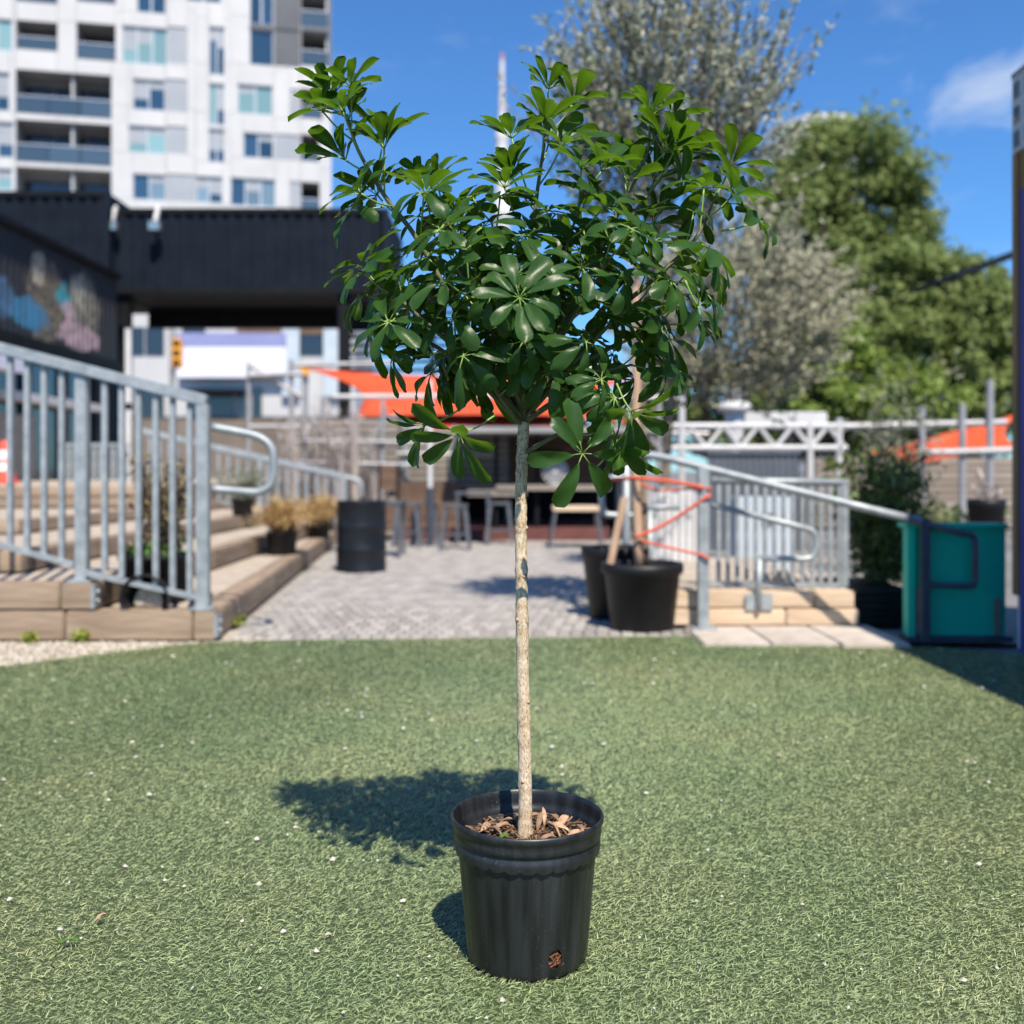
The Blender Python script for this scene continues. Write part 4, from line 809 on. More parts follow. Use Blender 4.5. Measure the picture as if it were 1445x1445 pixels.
# ================================================================== RIGHT-HAND STEP AND RAILINGS
rs = thing('timber_landing', 'new pale timber landing edge behind the concrete pad', 'steps', (1.35, 5.6, 0))
xl, xr = X(948, 5.6), X(1207, 5.6)
for k, (x0, x1, z0, z1) in enumerate(((xl, xl + 0.62, 0.02, 0.115), (xl + 0.62, xr - 0.03 + 0.05, 0.02, 0.115), (xl, xr - 0.22, 0.115, 0.21), (xr - 0.22, xr, 0.115, 0.21))):
    piece('timber', rs, (round(x1 - x0 - 0.006, 3), 0.14, z1 - z0 - 0.004), ((x0 + x1) / 2, 5.66 + (0.012 if k > 1 else 0), (z0 + z1) / 2), 'timber_new', bevel=0.008)
b = MB(); b.box(xl, xr - 0.02, 5.73, 8.0, 0.0, 0.195); b.build('deck', 'tread', rs)
b = MB(); b.box(X(1052, 5.58), X(1090, 5.58), 5.577, 5.589, Z(861, 5.58), Z(838, 5.58)); b.build('base_plate', 'steel', rs)
t = thing('picket_railing', 'galvanised picket railing on the timber landing', 'railing', (1.4, 5.8, 0.2))
d = 5.80
b = MB(); b.tube([P(1005, 678, d), P(1197, 681, d)], 0.021, 10); b.build('top_rail', 'steel', t, smooth=True)
b = MB(); b.bar(P(1000, 824, d), P(1195, 826, d), 0.026); b.build('bottom_rail', 'steel', t)
for px in np.arange(1014, 1186, 13.1): piece('picket', t, (0.022, 0.022, 0.56), (X(px, d), d, (Z(682, d) + Z(824, d)) / 2), 'steel', bevel=0.0)
for px in (1191,): piece('post', t, (0.042, 0.042, round(Z(682, d) - 0.195, 2)), (X(px, d), d, (Z(682, d) + 0.195) / 2), 'steel', bevel=0.004)
# lower handrail loop on its own post
d = 5.57; t = thing('handrail', 'short looped handrail on a post bolted to the timber landing', 'railing', P(1070, 850, d))
pts = [P(1004, 712, d), P(1140, 746, d), P(1150, 753, d), P(1151, 765, d), P(1150, 783, d), P(1144, 789, d), P(1075, 788, d)]
b = MB(); b.tube([P(1004, 712, d)] + smooth_path([P(1135, 745, d), P(1147, 750, d), P(1151, 760, d), P(1151, 776, d), P(1146, 786, d), P(1135, 789, d)], 20) + [P(1072, 788, d)], 0.0175, 10); b.build('rail', 'steel', t, smooth=True)
b = MB(); b.tube([P(1070, 860, d), P(1072, 788, d)], 0.017, 10); b.build('post', 'steel', t, smooth=True)
# long handrail from the patio down to the teal box
d1, d2 = 5.50, 5.12
t = thing('ramp_handrail', 'long sloping galvanised handrail ending in a loop at the teal box', 'railing', (X(990, d1), d1, 0))
top = smooth_path([P(852, 640, 5.72), P(905, 641, 5.64), P(948, 648, 5.58)], 10) + [P(1000, 662, d1), P(1100, 687, 5.38), P(1200, 712, 5.25), P(1302, 737, d2)]
b = MB(); b.tube(top, 0.0225, 10); b.build('rail', 'steel', t, smooth=True)
b = MB(); b.tube([P(1302, 737, d2)] + smooth_path([P(1355, 752, d2 - 0.03), P(1373, 757, d2 - 0.03), P(1376, 772, d2 - 0.03), P(1376, 810, d2 - 0.03), P(1374, 824, d2 - 0.03), P(1362, 827, d2 - 0.03), P(1308, 825, d2)], 30), 0.017, 10); b.build('end_loop', 'dark_and_shaded_steel', t, smooth=True)  # galvanised like the rail; its shade is put into the darker colour
piece('post', t, (0.058, 0.058, round(Z(660, d1) - 0.02, 2)), (X(992, d1), d1, Z(660, d1) / 2 + 0.008), 'steel', bevel=0.005)
b = MB(); b.box(X(975, d1), X(1010, d1), d1 - 0.06, d1 + 0.06, 0.018, 0.03); b.build('foot_plate', 'steel', t)
piece('post', t, (0.042, 0.042, round(Z(740, d2) - 0.01, 2)), (X(1305, d2), d2 - 0.002, Z(740, d2) / 2 + 0.005), 'dark_and_shaded_steel', bevel=0.004)  # carries the same painted-in shade as the end loop
d = 6.3; t = thing('handrail', 'pale looped handrail end to the left of the potted olive', 'railing', P(870, 800, d))
b = MB(); b.tube([P(960, 716, d), P(905, 716, d)] , 0.018, 8); b.build('stub', 'steel', t, smooth=True)
b = MB(); b.tube(smooth_path([P(905, 676, d), P(862, 674, d), P(850, 682, d), P(849, 705, d), P(852, 722, d), P(864, 727, d), P(925, 727, d)], 30), 0.02, 10); b.build('loop', 'steel', t, smooth=True)
for px in (884, 917): b = MB(); b.tube([Vector((X(px, d), d, 0)), P(px, 640 if px < 900 else 720, d)], 0.026, 8); b.build('post', 'steel', t, smooth=True)
# rocks on the landing
for i, (px, s_, lab) in enumerate(((1078, 0.055, 'leftmost tan rock behind the handrail post'), (1104, 0.07, 'largest tan rock on the landing, between two others'), (1132, 0.06, 'tan rock by the last pickets of the landing railing'))):
    bm = bmesh.new(); bmesh.ops.create_icosphere(bm, subdivisions=3, radius=s_)
    for v in bm.verts: v.co *= 1 + 0.35 * mnoise.noise(v.co * 18 + Vector((i * 7, 0, 0))); v.co.z *= 0.7
    me = bpy.data.meshes.new('rock'); bm.to_mesh(me); bm.free(); me.materials.append(MATS['rock']); o = bpy.data.objects.new('rock', me); COL.objects.link(o); o.location = (X(px, 6.1), 6.1, 0.195 + s_ * 0.55); tag(o, lab, 'rock', 'rocks on the landing')

# teal box and purple kiosk
d = 5.19; t = thing('teal_box', 'teal painted box with dark frame beside the purple kiosk', 'box', (X(1350, d), d, 0)); x0, x1, zt = X(1279, d), 2.50, Z(742, d)
b = MB(); b.box(x0 + 0.02, x1, d + 0.012, d + 0.10, 0.03, zt - 0.012); b.build('body', 'teal', t)
for (a0, a1) in ((x0, x0 + 0.035), (x0 + 0.075, x0 + 0.10)): b = MB(); b.box(a0, a1, d - 0.02, d + 0.008, 0.03, zt); b.build('frame_strip', 'teal', t)
b = MB(); b.box(x0, x1, d - 0.015, d + 0.12, zt - 0.010, zt + 0.012); b.build('top_edge', 'teal', t)
b = MB(); b.box(x0, x1 + 0.02, d - 0.03, d + 0.10, 0.004, 0.032); b.build('base_rail', 'dark_and_shaded_steel', t)
b = MB(); b.box(x0 + 0.045, x0 + 0.062, d - 0.008, d + 0.010, 0.04, 0.27); b.build('trim', 'grey_slat', t)
b = MB(); b.box(x1 - 0.06, x1 - 0.035, d - 0.008, d + 0.010, 0.04, 0.22); b.build('trim', 'grey_slat', t)
kx = 2.365; ky = 4.86; kz = 2.73
t = thing('purple_kiosk', 'purple market kiosk with a brown stained corner post', 'kiosk', (kx + 1, 2.8, 0))
b = MB(); b.box(kx + 0.012, kx + 2.0, 0.6, ky - 0.055, 0.02, kz - 0.55); b.build('wall', 'purple', t)
b = MB(); b.box(kx, kx + 0.06, ky - 0.05, ky, 0.28, kz - 0.37); b.build('corner_post', 'stain_wood', t, bevel=0.004)
b = MB(); b.box(kx + 0.002, kx + 2.0, 0.6, ky - 0.001, kz - 0.369, kz - 0.01); b.build('fascia', 'cabinet', t)
b = MB(); b.box(kx + 0.014, kx + 2.0, 0.6, ky - 0.055, kz - 0.55, kz - 0.37); b.build('frieze', 'stain_wood', t)
for k in range(12):
    y1 = ky - 0.014 - k * 0.11
    for j in range(3): piece('pane', t, (0.004, 0.05, 0.075), (kx - 0.001, y1 - 0.03, kz - 0.31 + j * 0.115), 'glass_blue' if (k + j) % 2 else 'glass_pale', bevel=0.0)
b = MB(); b.box(kx - 0.02 + 0.018, kx + 2.04, 0.56, ky + 0.002, kz - 0.01, kz + 0.01); b.build('roof', 'slab', t)
b = MB(); b.tube([(kx + 0.03, ky - 0.03, 0.03), (kx + 0.03, ky - 0.03, 0.28)], 0.016, 8); b.build('jack_foot', 'white_paint', t)
# bush and planter between landing and teal box
d = 6.1; c = (X(1245, d), d, 0); t = thing('tall_bush', 'tall leafy green bush in a black planter between the landing and teal box', 'bush', c)
b = MB(); b.box(X(1202, 5.62), X(1282, 5.75), 5.66, 6.35, 0.0, Z(832, 5.66)); b.build('planter', 'black_plastic', t, bevel=0.015)
for k in range(5): b = MB(); b.box(X(1204, 5.65), X(1280, 5.65), 5.645, 5.658, 0.03 + k * 0.04, 0.055 + k * 0.04); b.build('planter_slat', 'black_plastic', t)
shrub(t, (c[0], c[1], 0.2), 0.27, 0.72, 2200, 'bush_leaf', 0.12, 0.022, 26, lift=0.2)
d = 8.4; c = (X(1262, d), d, 0); t = thing('silver_bush', 'wispy silver-green bush rising behind the leafy bush', 'bush', c)
shrub(t, c, 0.42, 1.75, 900, 'sage_leaf', 0.10, 0.018, 16, lift=0.4)
d = 9.5; c = (X(1335, d), d, 0); t = thing('low_bush', 'low green bush behind the teal box', 'bush', c); shrub(t, c, 0.5, 0.55, 1300, 'bush_leaf', 0.10, 0.03, 18)
d = 9.0; c = (X(1392, d), d, 0.0); t = thing('potted_succulent', 'black pot with pale stems above the teal box', 'potted plant', c); pot_mesh(t, c, 0.13, 0.16, 0.62); shrub(t, (c[0], c[1], 0.54), 0.14, 0.26, 60, 'pampas', 0.12, 0.03, 6)
# ================================================================== POTTED OLIVE AND OTHER TREES
def olive(t, base, trunk_top, centre, rad, n_tw, m, ll=0.05, lw=0.012, tl=0.42, per=26, upb=1.3, tr=0.022, bark='olive_bark', limbs=9):
    base = Vector(base); tt = Vector(trunk_top); ce = Vector(centre)
    b = MB(); pts = smooth_path([base, base.lerp(tt, 0.5) + Vector((random.uniform(-.03, .03), 0, 0)), tt], 10); b.tube(pts, [tr * (1 - 0.3 * i / (len(pts) - 1)) for i in range(len(pts))], 8, jit=0.15); b.build('trunk', bark, t, smooth=True)
    b = MB(); starts = []
    for i in range(limbs):
        q = ball_pts(1, 0.5)[0]; e = Vector((ce.x + q[0] * rad[0] * 0.75, ce.y + q[1] * rad[1] * 0.75, ce.z + q[2] * rad[2] * 0.7)); mid = tt.lerp(e, 0.45) + Vector((0, 0, -0.08 * rad[2]))
        pp = smooth_path([tt - Vector((0, 0, 0.05)), mid, e], 10); b.tube(pp, [tr * 0.55 * (1 - 0.8 * k / (len(pp) - 1)) for k in range(len(pp))], 6); starts += pp[3:]
    tw = []; 
    for i in range(n_tw):
        q = ball_pts(1, 0.25)[0]; s = Vector((ce.x + q[0] * rad[0], ce.y + q[1] * rad[1], ce.z + q[2] * rad[2]))
        o = Vector((q[0] * 0.7 + random.gauss(0, 0.35), q[1] * 0.7 + random.gauss(0, 0.35), upb * random.uniform(0.2, 1.0) + q[2] * 0.4)).normalized()
        L_ = tl * random.uniform(0.5, 1.25); e = s + o * L_; mid = s.lerp(e, 0.5) + Vector((0, 0, -0.06 * L_)); tw.append((s, mid, e)); b.tube([s, mid, e], [0.004 * ll / 0.05, 0.003 * ll / 0.05, 0.001], 4)
    b.build('branches', bark, t)
    S = np.array([list(a) for a, _, _ in tw]); Mi = np.array([list(a) for _, a, _ in tw]); E = np.array([list(a) for _, _, a in tw])
    k = np.repeat(np.arange(n_tw), per); f = rng.uniform(0.02, 1, len(k))[:, None]
    pos = (1 - f) ** 2 * S[k] + 2 * f * (1 - f) * Mi[k] + f ** 2 * E[k]; ax = unit(E[k] - S[k]); dirn = ax * 0.75 + rng.normal(size=(len(k), 3)) * 0.55
    leaf_cloud('crown', m, t, pos, dirn, ll, lw, 'stuff', bend=0.08, nrm=np.array([[0.1, -0.7, 0.6]]))
d = 5.62; c = Vector((X(906, d), d, 0.0))
t = thing('potted_olive_tree', 'tall silver-leaved olive tree staked in a large black tub', 'tree', c)
b = MB(); b.lathe([(0.001, 0.0), (0.165, 0.0), (0.172, 0.01), (0.205, 0.30), (0.222, 0.31), (0.226, 0.335), (0.222, 0.365), (0.21, 0.365), (0.20, 0.34), (0.195, 0.30)], 36, c); b.build('tub', 'black_plastic', t, smooth=True)
b = MB(); b.lathe([(0.197, 0.32), (0.1, 0.335), (0.001, 0.34)], 24, c); b.build('soil', 'soil', t, smooth=True)
tx = X(897, d)
b = MB(); b.tube(smooth_path([(tx + 0.02, d, 0.33), (tx, d, 0.9), (tx + 0.005, d, 1.5), (tx - 0.005, d, 1.95)], 16), 0.026, 8, jit=0.1); b.build('stake', 'stake_wood', t, smooth=True)
olive(t, (tx + 0.06, d + 0.04, 0.33), (tx + 0.05, d + 0.05, 1.75), (X(948, d), d + 0.05, 2.72), (0.60, 0.5, 0.66), 560, 'olive_leaf', 0.056, 0.0145, 0.46, 28, upb=2.0)
b = MB(); b.tube([(tx - 0.14, d + 0.02, 0.34), (tx - 0.06, d + 0.02, 0.72)], 0.022, 7); b.build('prop', 'stake_wood', t)
# second tub behind it
d2_ = 6.05; c = (X(868, d2_), d2_, 0); t = thing('black_tub', 'second black tub tucked behind the potted olive', 'pot', c); pot_mesh(t, c, 0.15, 0.20, 0.42, n=32)
# red ties
def rope(pts, label, r=0.006):
    b = MB(); b.tube(smooth_path(pts, 16), r, 6); tag(b.build('tie_rope', 'rope_red', origin=tuple(pts[0]), smooth=True), label, 'rope', 'red ties of the olive')
dd = 5.6
rope([P(846, 677, 6.28), P(897, 675, dd - 0.03), P(945, 679, 5.55), P(992, 688, 5.455)], 'red rope tied level from the loop handrail to the post', 0.011)
rope([P(905, 683, dd - 0.03), P(930, 692, 5.58), P(968, 690, 5.52), P(1004, 689, 5.458)], 'thin red rope sagging between stake and post', 0.006)
rope([P(896, 759, dd - 0.03), P(945, 736, 5.54), P(1003, 698, 5.455)], 'red rope rising from the stake to the railing post', 0.010)
rope([P(905, 763, dd - 0.03), P(950, 774, 5.54), P(992, 784, 5.458), P(1000, 790, 5.458)], 'pale red rope running low to the railing post', 0.007)
# silvery trees behind
d = 8.6; c = Vector((X(932, d), d, 0)); t = thing('olive_tree', 'dusty grey-green olive tree with rounded crown behind the truss', 'tree', c)
olive(t, c, (c.x + 0.1, d, 1.6), (X(1035, d), d, Z(455, d)), (0.82, 0.6, 0.74), 900, 'olive_leaf_dry', 0.06, 0.017, 0.36, 24, upb=0.9, tr=0.045)
# broad-leaved trees beyond the site
def broad_tree(label, d, px, blobs, n, m, ll, lw, tr=0.22, name='broadleaf_tree'):
    base = Vector((X(px, d), d, 0)); t = thing(name, label, 'tree', base)
    cs = [(P(bx, by, d + off), Vector((rx / F * d, ry_, rz / F * d))) for (bx, by, rx, rz, off, ry_) in blobs]
    top = min(cs, key=lambda q: abs(q[0].x - base.x))[0]
    b = MB(); b.tube(smooth_path([base, base.lerp(Vector((top.x, top.y, top.z)), 0.55), Vector((top.x, top.y, top.z))], 10), [tr * (1 - 0.06 * k) for k in range(11)], 9, jit=0.2); b.build('trunk', 'tree_bark', t, smooth=True)
    b = MB(); st = base.lerp(top, 0.45)
    pos = []; dirs = []; tot = sum(r.x * r.z for _, r in cs)
    for ce, r in cs:
        for k in range(5):
            q = ball_pts(1, 0.4)[0]; e = ce + Vector((q[0] * r.x, q[1] * r.y, q[2] * r.z)) * 0.8; pp = smooth_path([st, st.lerp(e, 0.5) + Vector((0, 0, r.z * 0.12)), e], 8); b.tube(pp, [tr * 0.4 * (1 - 0.8 * i / (len(pp) - 1)) for i in range(len(pp))], 6)
        nn = int(n * r.x * r.z / tot); ncl = max(16, int(48 * r.x * r.z / (tot / len(cs))))
        cl = ball_pts(ncl, 0.55) * np.array([[r.x, r.y, r.z]]) + np.array([list(ce)]); cr_ = rng.uniform(0.16, 0.36, ncl) * (r.x + r.z) / 2
        k = rng.integers(0, ncl, nn); q = rng.normal(size=(nn, 3)) * 0.55; q[:, 2] *= 0.65
        pos.append(cl[k] + q * cr_[k][:, None]); dirs.append(rng.normal(size=(nn, 3)) + np.array([[0, 0, -0.35]]))
    b.build('limbs', 'tree_bark', t)
    leaf_cloud('crown', m, t, np.concatenate(pos), np.concatenate(dirs), ll, lw, 'stuff', bend=0.12, nrm=np.array([[0.0, -0.3, 0.8]]))
broad_tree('tallest round-headed broadleaf tree against the sky', 26, 1190, [(1190, 255, 105, 85, 0, 2.0), (1130, 330, 85, 85, -0.6, 1.6), (1235, 320, 80, 90, 0.5, 1.8), (1150, 420, 95, 70, -0.8, 1.6), (1250, 420, 70, 60, 0, 1.6)], 46000, 'maple_leaf', 0.17, 0.115, 0.26)
broad_tree('spreading olive-green broadleaf tree to the right of the tallest one', 22, 1340, [(1330, 420, 85, 60, 0, 1.4), (1395, 470, 70, 70, 0.5, 1.3), (1300, 500, 75, 60, -0.5, 1.3), (1400, 560, 80, 60, 0, 1.2), (1230, 480, 70, 60, -0.3, 1.2), (1290, 400, 60, 55, 0.2, 1.2)], 42000, 'maple_leaf', 0.145, 0.10, 0.2)
broad_tree('bright lime-green young tree between the olive and the tall tree', 18, 1115, [(1110, 500, 48, 45, 0, 0.7), (1150, 560, 60, 45, 0, 0.7), (1225, 560, 70, 60, 0.3, 0.8), (1180, 500, 55, 45, 0.2, 0.7), (1300, 565, 65, 50, 0.3, 0.8)], 20000, 'lime_leaf', 0.11, 0.075, 0.1)
broad_tree('dark green leafy tree screening the street behind the truss', 24, 1020, [(990, 560, 90, 65, 0, 1.5), (1100, 600, 100, 60, 0.6, 1.5), (900, 600, 70, 50, 0, 1.4), (1220, 600, 90, 60, 0.8, 1.5), (1330, 600, 100, 60, 0.8, 1.5)], 24000, 'bush_leaf', 0.16, 0.11, 0.2)

# ================================================================== CONTAINER MARKET ON THE LEFT
d = 20.0; zb, zt = Z(414, d), Z(294, d)
def container(label, x0, x1, y0, y1, z0, z1, name='shipping_container', front_m='black_metal'):
    t = thing(name, label, 'container', ((x0 + x1) / 2, y0, z0))
    b = MB(); corrugated(b, (x0 + 0.08, y0), (x1 - 0.08, y0), z0 + 0.1, z1 - 0.08, 0.235, 0.045); b.build('front_sheet', front_m, t)
    b = MB(); corrugated(b, (x1, y0 + 0.08), (x1, y1), z0 + 0.1, z1 - 0.08, 0.235, 0.045); b.build('side_sheet', front_m, t)
    for xx in (x0 + 0.045, x1 - 0.045): b = MB(); b.box(xx - 0.05, xx + 0.05, y0 - 0.02, y0 + 0.12, z0, z1); b.build('corner_post', front_m, t)
    for (za, zc) in ((z0, z0 + 0.12), (z1 - 0.1, z1)): b = MB(); b.box(x0 + 0.1, x1 - 0.1, y0 - 0.025, y0 + 0.11, za, zc); b.build('rail', 'black_frame', t)
    b = MB(); b.box(x0 + 0.02, x1 - 0.02, y0 + 0.12, y1, z0 + 0.01, z0 + 0.09); b.build('floor', 'black_frame', t)
    b = MB(); b.box(x0 + 0.02, x1 - 0.02, y0 + 0.08, y1, z1 - 0.09, z1 - 0.02); b.build('roof', 'black_metal', t)
    b = MB(); b.box(x0 + 0.02, x1 - 0.02, y1 - 0.1, y1 - 0.02, z0 + 0.09, z1 - 0.09); b.build('back_wall', 'black_metal', t)
    return t
t = container('black corrugated container bridging overhead behind the umbrella tree', X(165, d), X(548, d), d, d + 2.6, zb, zt)
# two floodlights on the container's top rail
for px, lab in ((158, 'floodlight on a white bracket at the container corner'), (219, 'floodlight mounted on the bridging container front')):
    c = P(px, 318, d - 0.25); t = thing('floodlight', lab, 'floodlight', c); b = MB(); b.box(c.x - 0.12, c.x + 0.12, c.y - 0.08, c.y + 0.06, c.z - 0.12, c.z + 0.08); b.build('housing', 'gunmetal', t, bevel=0.02)
    b = MB(); b.bar((c.x, c.y + 0.02, c.z + 0.08), (c.x, c.y + 0.2, c.z + 0.42), 0.07); b.build('bracket', 'white_paint', t)
    b = MB(); b.box(c.x - 0.1, c.x + 0.1, c.y - 0.095, c.y - 0.081, c.z - 0.1, c.z + 0.06); b.build('lens', 'glass_pale', t)
container('black corrugated upper container left of the bridge, over the mural', -11.5, X(154, 19.6), 19.6, 22.6, Z(410, 19.6), Z(270, 19.6))
t = thing('bridge_support', 'black steel legs and cross beam under the bridging container', 'support', (X(172, d), d, 0))
for px, w in ((172, 0.2), (484, 0.22)): b = MB(); b.box(X(px, d) - w / 2, X(px, d) + w / 2, d + 0.1, d + 0.3, 0.0, zb); b.build('leg', 'black_frame', t)
b = MB(); b.box(X(150, d), X(500, d), d + 2.3, d + 2.55, zb - 0.34, zb - 0.002); b.build('beam', 'black_frame', t)
b = MB(); b.box(-8.4, -8.2, d - 0.2, d + 2.2, 0.0, zb - 0.003); b.build('side_wall', 'black_metal', t)
# low building with mural fascia along the terrace
wx = -7.5; y0, y1 = 9.0, 19.5; zf0, zf1 = 2.92, 4.5
t = thing('market_hall', 'black corrugated market hall with painted mural fascia along the terrace', 'building', (wx, 15, 0))
b = MB(); corrugated(b, (wx, y0), (wx, y1), zf0, zf1, 0.2, 0.035); 
mural = b.build('mural_fascia', 'mural_paint', t)
# the mural's painted figures are laid out from its own origin
mural.location = Vector((0, 0.6, zf0 + 0.02)); me = mural.data
for v in me.vertices: v.co.y -= 0.6; v.co.z -= zf0 + 0.02
b = MB(); b.box(wx - 0.05, wx + 0.12, y0, y1, zf0 - 0.18, zf0 - 0.004); b.build('lower_trim', 'black_frame', t)
b = MB(); b.box(wx - 4, wx + 0.08, y0, y1, zf1 + 0.002, zf1 + 0.1); b.build('roof', 'black_frame', t)
b = MB(); b.box(wx - 0.5, wx - 0.4, y0, y1, 0.7, zf0 - 0.2); b.build('inner_wall', 'glass_dark', t)
for k in range(8): yy = y0 + 0.6 + k * 1.4; b = MB(); b.box(wx - 0.36, wx - 0.28, yy, yy + 0.08, 0.72, zf0 - 0.2); b.build('mullion', 'gunmetal', t)
for k, (ya, yb2, za, zc, m_) in enumerate(((14.6, 16.6, 0.72, 1.75, 'grey_slat'), (12.9, 14.4, 0.72, 1.6, 'slate_metal'), (15.2, 18.8, 1.95, 2.08, 'white_paint'), (13.2, 15.6, 2.35, 2.62, 'sign_white'))): b = MB(); b.box(wx - 0.30, wx - 0.2 + 0.1 * k, ya, yb2, za, zc); b.build('wall_panel' if k < 2 else 'sign_band', m_, t)
b = MB(); b.box(-11, -8.45, 19.7, 22, 0.0, Z(410, 19.6)); b.build('end_wall', 'black_metal', t)
# white pole and low picket fence at the back of the terrace
d = 15.0; c = (X(181, d), d, Z5); t = thing('white_pole', 'slim white pole standing at the back of the terrace', 'pole', c); b = MB(); b.tube([c, (c[0], d, Z(464, d))], 0.05, 8); b.build('shaft', 'white_paint', t); b = MB(); b.tube([(c[0], d, Z(578, d)), (c[0], d, Z(569, d))], 0.056, 8); b.build('collar', 'black_frame', t)
b = MB(); b.box(c[0] - 0.09, c[0] + 0.09, d - 0.09, d + 0.09, Z5 - 0.01, Z5 + 0.015); b.build('foot_plate', 'white_paint', t)
d = 14.4; t = thing('picket_fence', 'grey picket fence along the back of the terrace', 'fence', (-5.6, d, Z5))
for px in range(88, 182, 9): piece('picket', t, (0.055, 0.03, 0.46), (X(px, d), d, Z5 + 0.24), 'steel', bevel=0.003)
b = MB(); b.bar(P(84, 628, d), P(186, 628, d), 0.05); b.build('rail', 'steel', t)
# louvre screen at the right end of the bridge
d = 20.6; t = thing('louvre_screen', 'black louvred screen beside the bridging container, daylight between its blades', 'screen', (X(560, d), d, 2))
for k in range(9): b = MB(); xx0, xx1 = X(486, d), X(735, d); zz = Z(430 + k * 11.5, d); b.bar((xx0, d, zz), (xx1, d, zz), 0.09, 0.07); b.build('blade', 'black_frame', t)
for px in (486, 610, 735): b = MB(); b.bar((X(px, d), d + 0.08, 0), (X(px, d), d + 0.08, Z(424, d)), 0.1); b.build('post', 'black_frame', t)
# ================================================================== BUILDINGS BEYOND
# apartment tower: facade plane through two measured corners, slightly turned
A = Vector((X(165, 60), 60, 0)); B = Vector((X(467, 62.5), 62.5, 0)); U = (B - A).normalized(); NRM = Vector((U.y, -U.x, 0))
def S(px):
    k = (px - CX) / F; return (A.y * k - A.x) / (U.x - U.y * k)
def FZ(py, s): return H + (HY - py) / F * (A.y + U.y * s)
tw = thing('apartment_tower', 'tall white panelled apartment block with recessed balconies and blue windows', 'building', tuple(A))
def fpt(s, dep, z): p = A + U * s - NRM * dep; return Vector((p.x, p.y, z))      # dep: metres behind the facade
def fbox(mb, s0, s1, d0, d1, z0, z1):
    mb.add([fpt(s, dd_, z) for z in (z0, z1) for s, dd_ in ((s0, d0), (s1, d0), (s1, d1), (s0, d1))], [(3, 2, 1, 0), (4, 5, 6, 7), (0, 1, 5, 4), (1, 2, 6, 5), (2, 3, 7, 6), (3, 0, 4, 7)])
GB, GA, GP = 'glass_blue', 'glass_aqua', 'glass_pale'
WIN = [  # px0, px1, py0, py1, panes
    (193, 234, -34, 18, (GB, GB)), (172, 236, 38, 90, (GA, GA, GA)), (295, 317, 38, 105, (GB, GB)), (187, 233, 112, 155, (GB, GB)), (295, 317, 118, 176, (GA, GB)), (335, 385, 120, 161, (GA, GA)),
    (181, 234, 178, 216, (GA, GA)), (294, 317, 182, 229, (GB, GB)), (343, 386, 188, 223, (GB, GB)), (187, 234, 246, 282, (GB, GP)), (276, 314, 249, 286, (GP, GB)), (325, 389, 252, 291, (GB, GP, GP)),
    (352, 386, -40, 34, (GB, GB)), (352, 386, 42, 92, (GB,)), (-4, 17, 27, 71, (GA,)), (-6, 13, 102, 156, (GB,)), (-4, 19, 172, 222, (GB,)), (-4, 17, 238, 268, (GA,)), (262, 312, -40, 2, (GB, GB))]
GREY = [(237, 264, 38, 90), (234, 264, 112, 158), (235, 264, 178, 217), (235, 275, 246, 284), (409, 424, 126, 168), (388, 424, 190, 226), (409, 424, 256, 299)]
DARK = [(388, 424, -40, 34), (388, 424, 42, 94)]
BAL = [(23, 81, 30, 71), (108, 163, 33, 85), (22, 157, 102, 164), (22, 157, 172, 232), (22, 157, 238, 300), (425, 455, 126, 168), (425, 450, 190, 228), (425, 451, 257, 301), (425, 463, -40, 40), (425, 463, 44, 94), (23, 81, -40, 4), (108, 163, -40, 4)]
open_ = []
def rect(r): 
    s0, s1 = S(r[0]), S(r[1]); sm = (s0 + s1) / 2; return (s0, s1, FZ(r[3], sm), FZ(r[2], sm))
for r in WIN + GREY + DARK + BAL: open_.append(rect(r[:4]))
sL, sR, zB, zT = S(-60), S(467.5), FZ(305, S(400)), FZ(-40, S(200))
cs_ = sorted(set([sL, sR] + [round(v, 3) for o in open_ for v in o[:2] if sL < v < sR])); cz = sorted(set([zB, zT] + [round(v, 3) for o in open_ for v in o[2:] if zB < v < zT]))
free = {}
for i in range(len(cs_) - 1):
    for j in range(len(cz) - 1):
        sm, zm = (cs_[i] + cs_[i + 1]) / 2, (cz[j] + cz[j + 1]) / 2; free[i, j] = not any(o[0] < sm < o[1] and o[2] < zm < o[3] for o in open_)
used = set(); npan = 0
dark0 = rect((350, 468, -40, 96))
for j in range(len(cz) - 1):
    for i in range(len(cs_) - 1):
        if not free[i, j] or (i, j) in used: continue
        i1 = i
        while i1 + 1 < len(cs_) - 1 and free[i1 + 1, j] and (i1 + 1, j) not in used and cs_[i1 + 2] - cs_[i] < 2.6: i1 += 1
        j1 = j
        while j1 + 1 < len(cz) - 1 and all(free[q, j1 + 1] and (q, j1 + 1) not in used for q in range(i, i1 + 1)) and cz[j1 + 2] - cz[j] < 3.0: j1 += 1
        for q in range(i, i1 + 1):
            for w in range(j, j1 + 1): used.add((q, w))
        s0, s1, z0, z1 = cs_[i], cs_[i1 + 1], cz[j], cz[j1 + 1]
        if s1 - s0 < 0.03 or z1 - z0 < 0.03: continue
        dk = dark0[0] - 0.1 < s0 and z0 > dark0[2] - 0.05 and s1 < dark0[1] + 0.5
        b = MB(); g = 0.012; fbox(b, s0 + g, s1 - g, 0.0, 0.10, z0 + g, z1 - g); b.build('panel', 'facade_dark' if dk else 'facade_white', tw); npan += 1
b = MB()   # structure behind the panels, open where windows and balconies are
for j in range(len(cz) - 1):
    for i in range(len(cs_) - 1):
        if free[i, j]: fbox(b, cs_[i], cs_[i + 1], 0.101, 0.30, cz[j], cz[j + 1])
b.build('wall', 'facade_seam', tw)
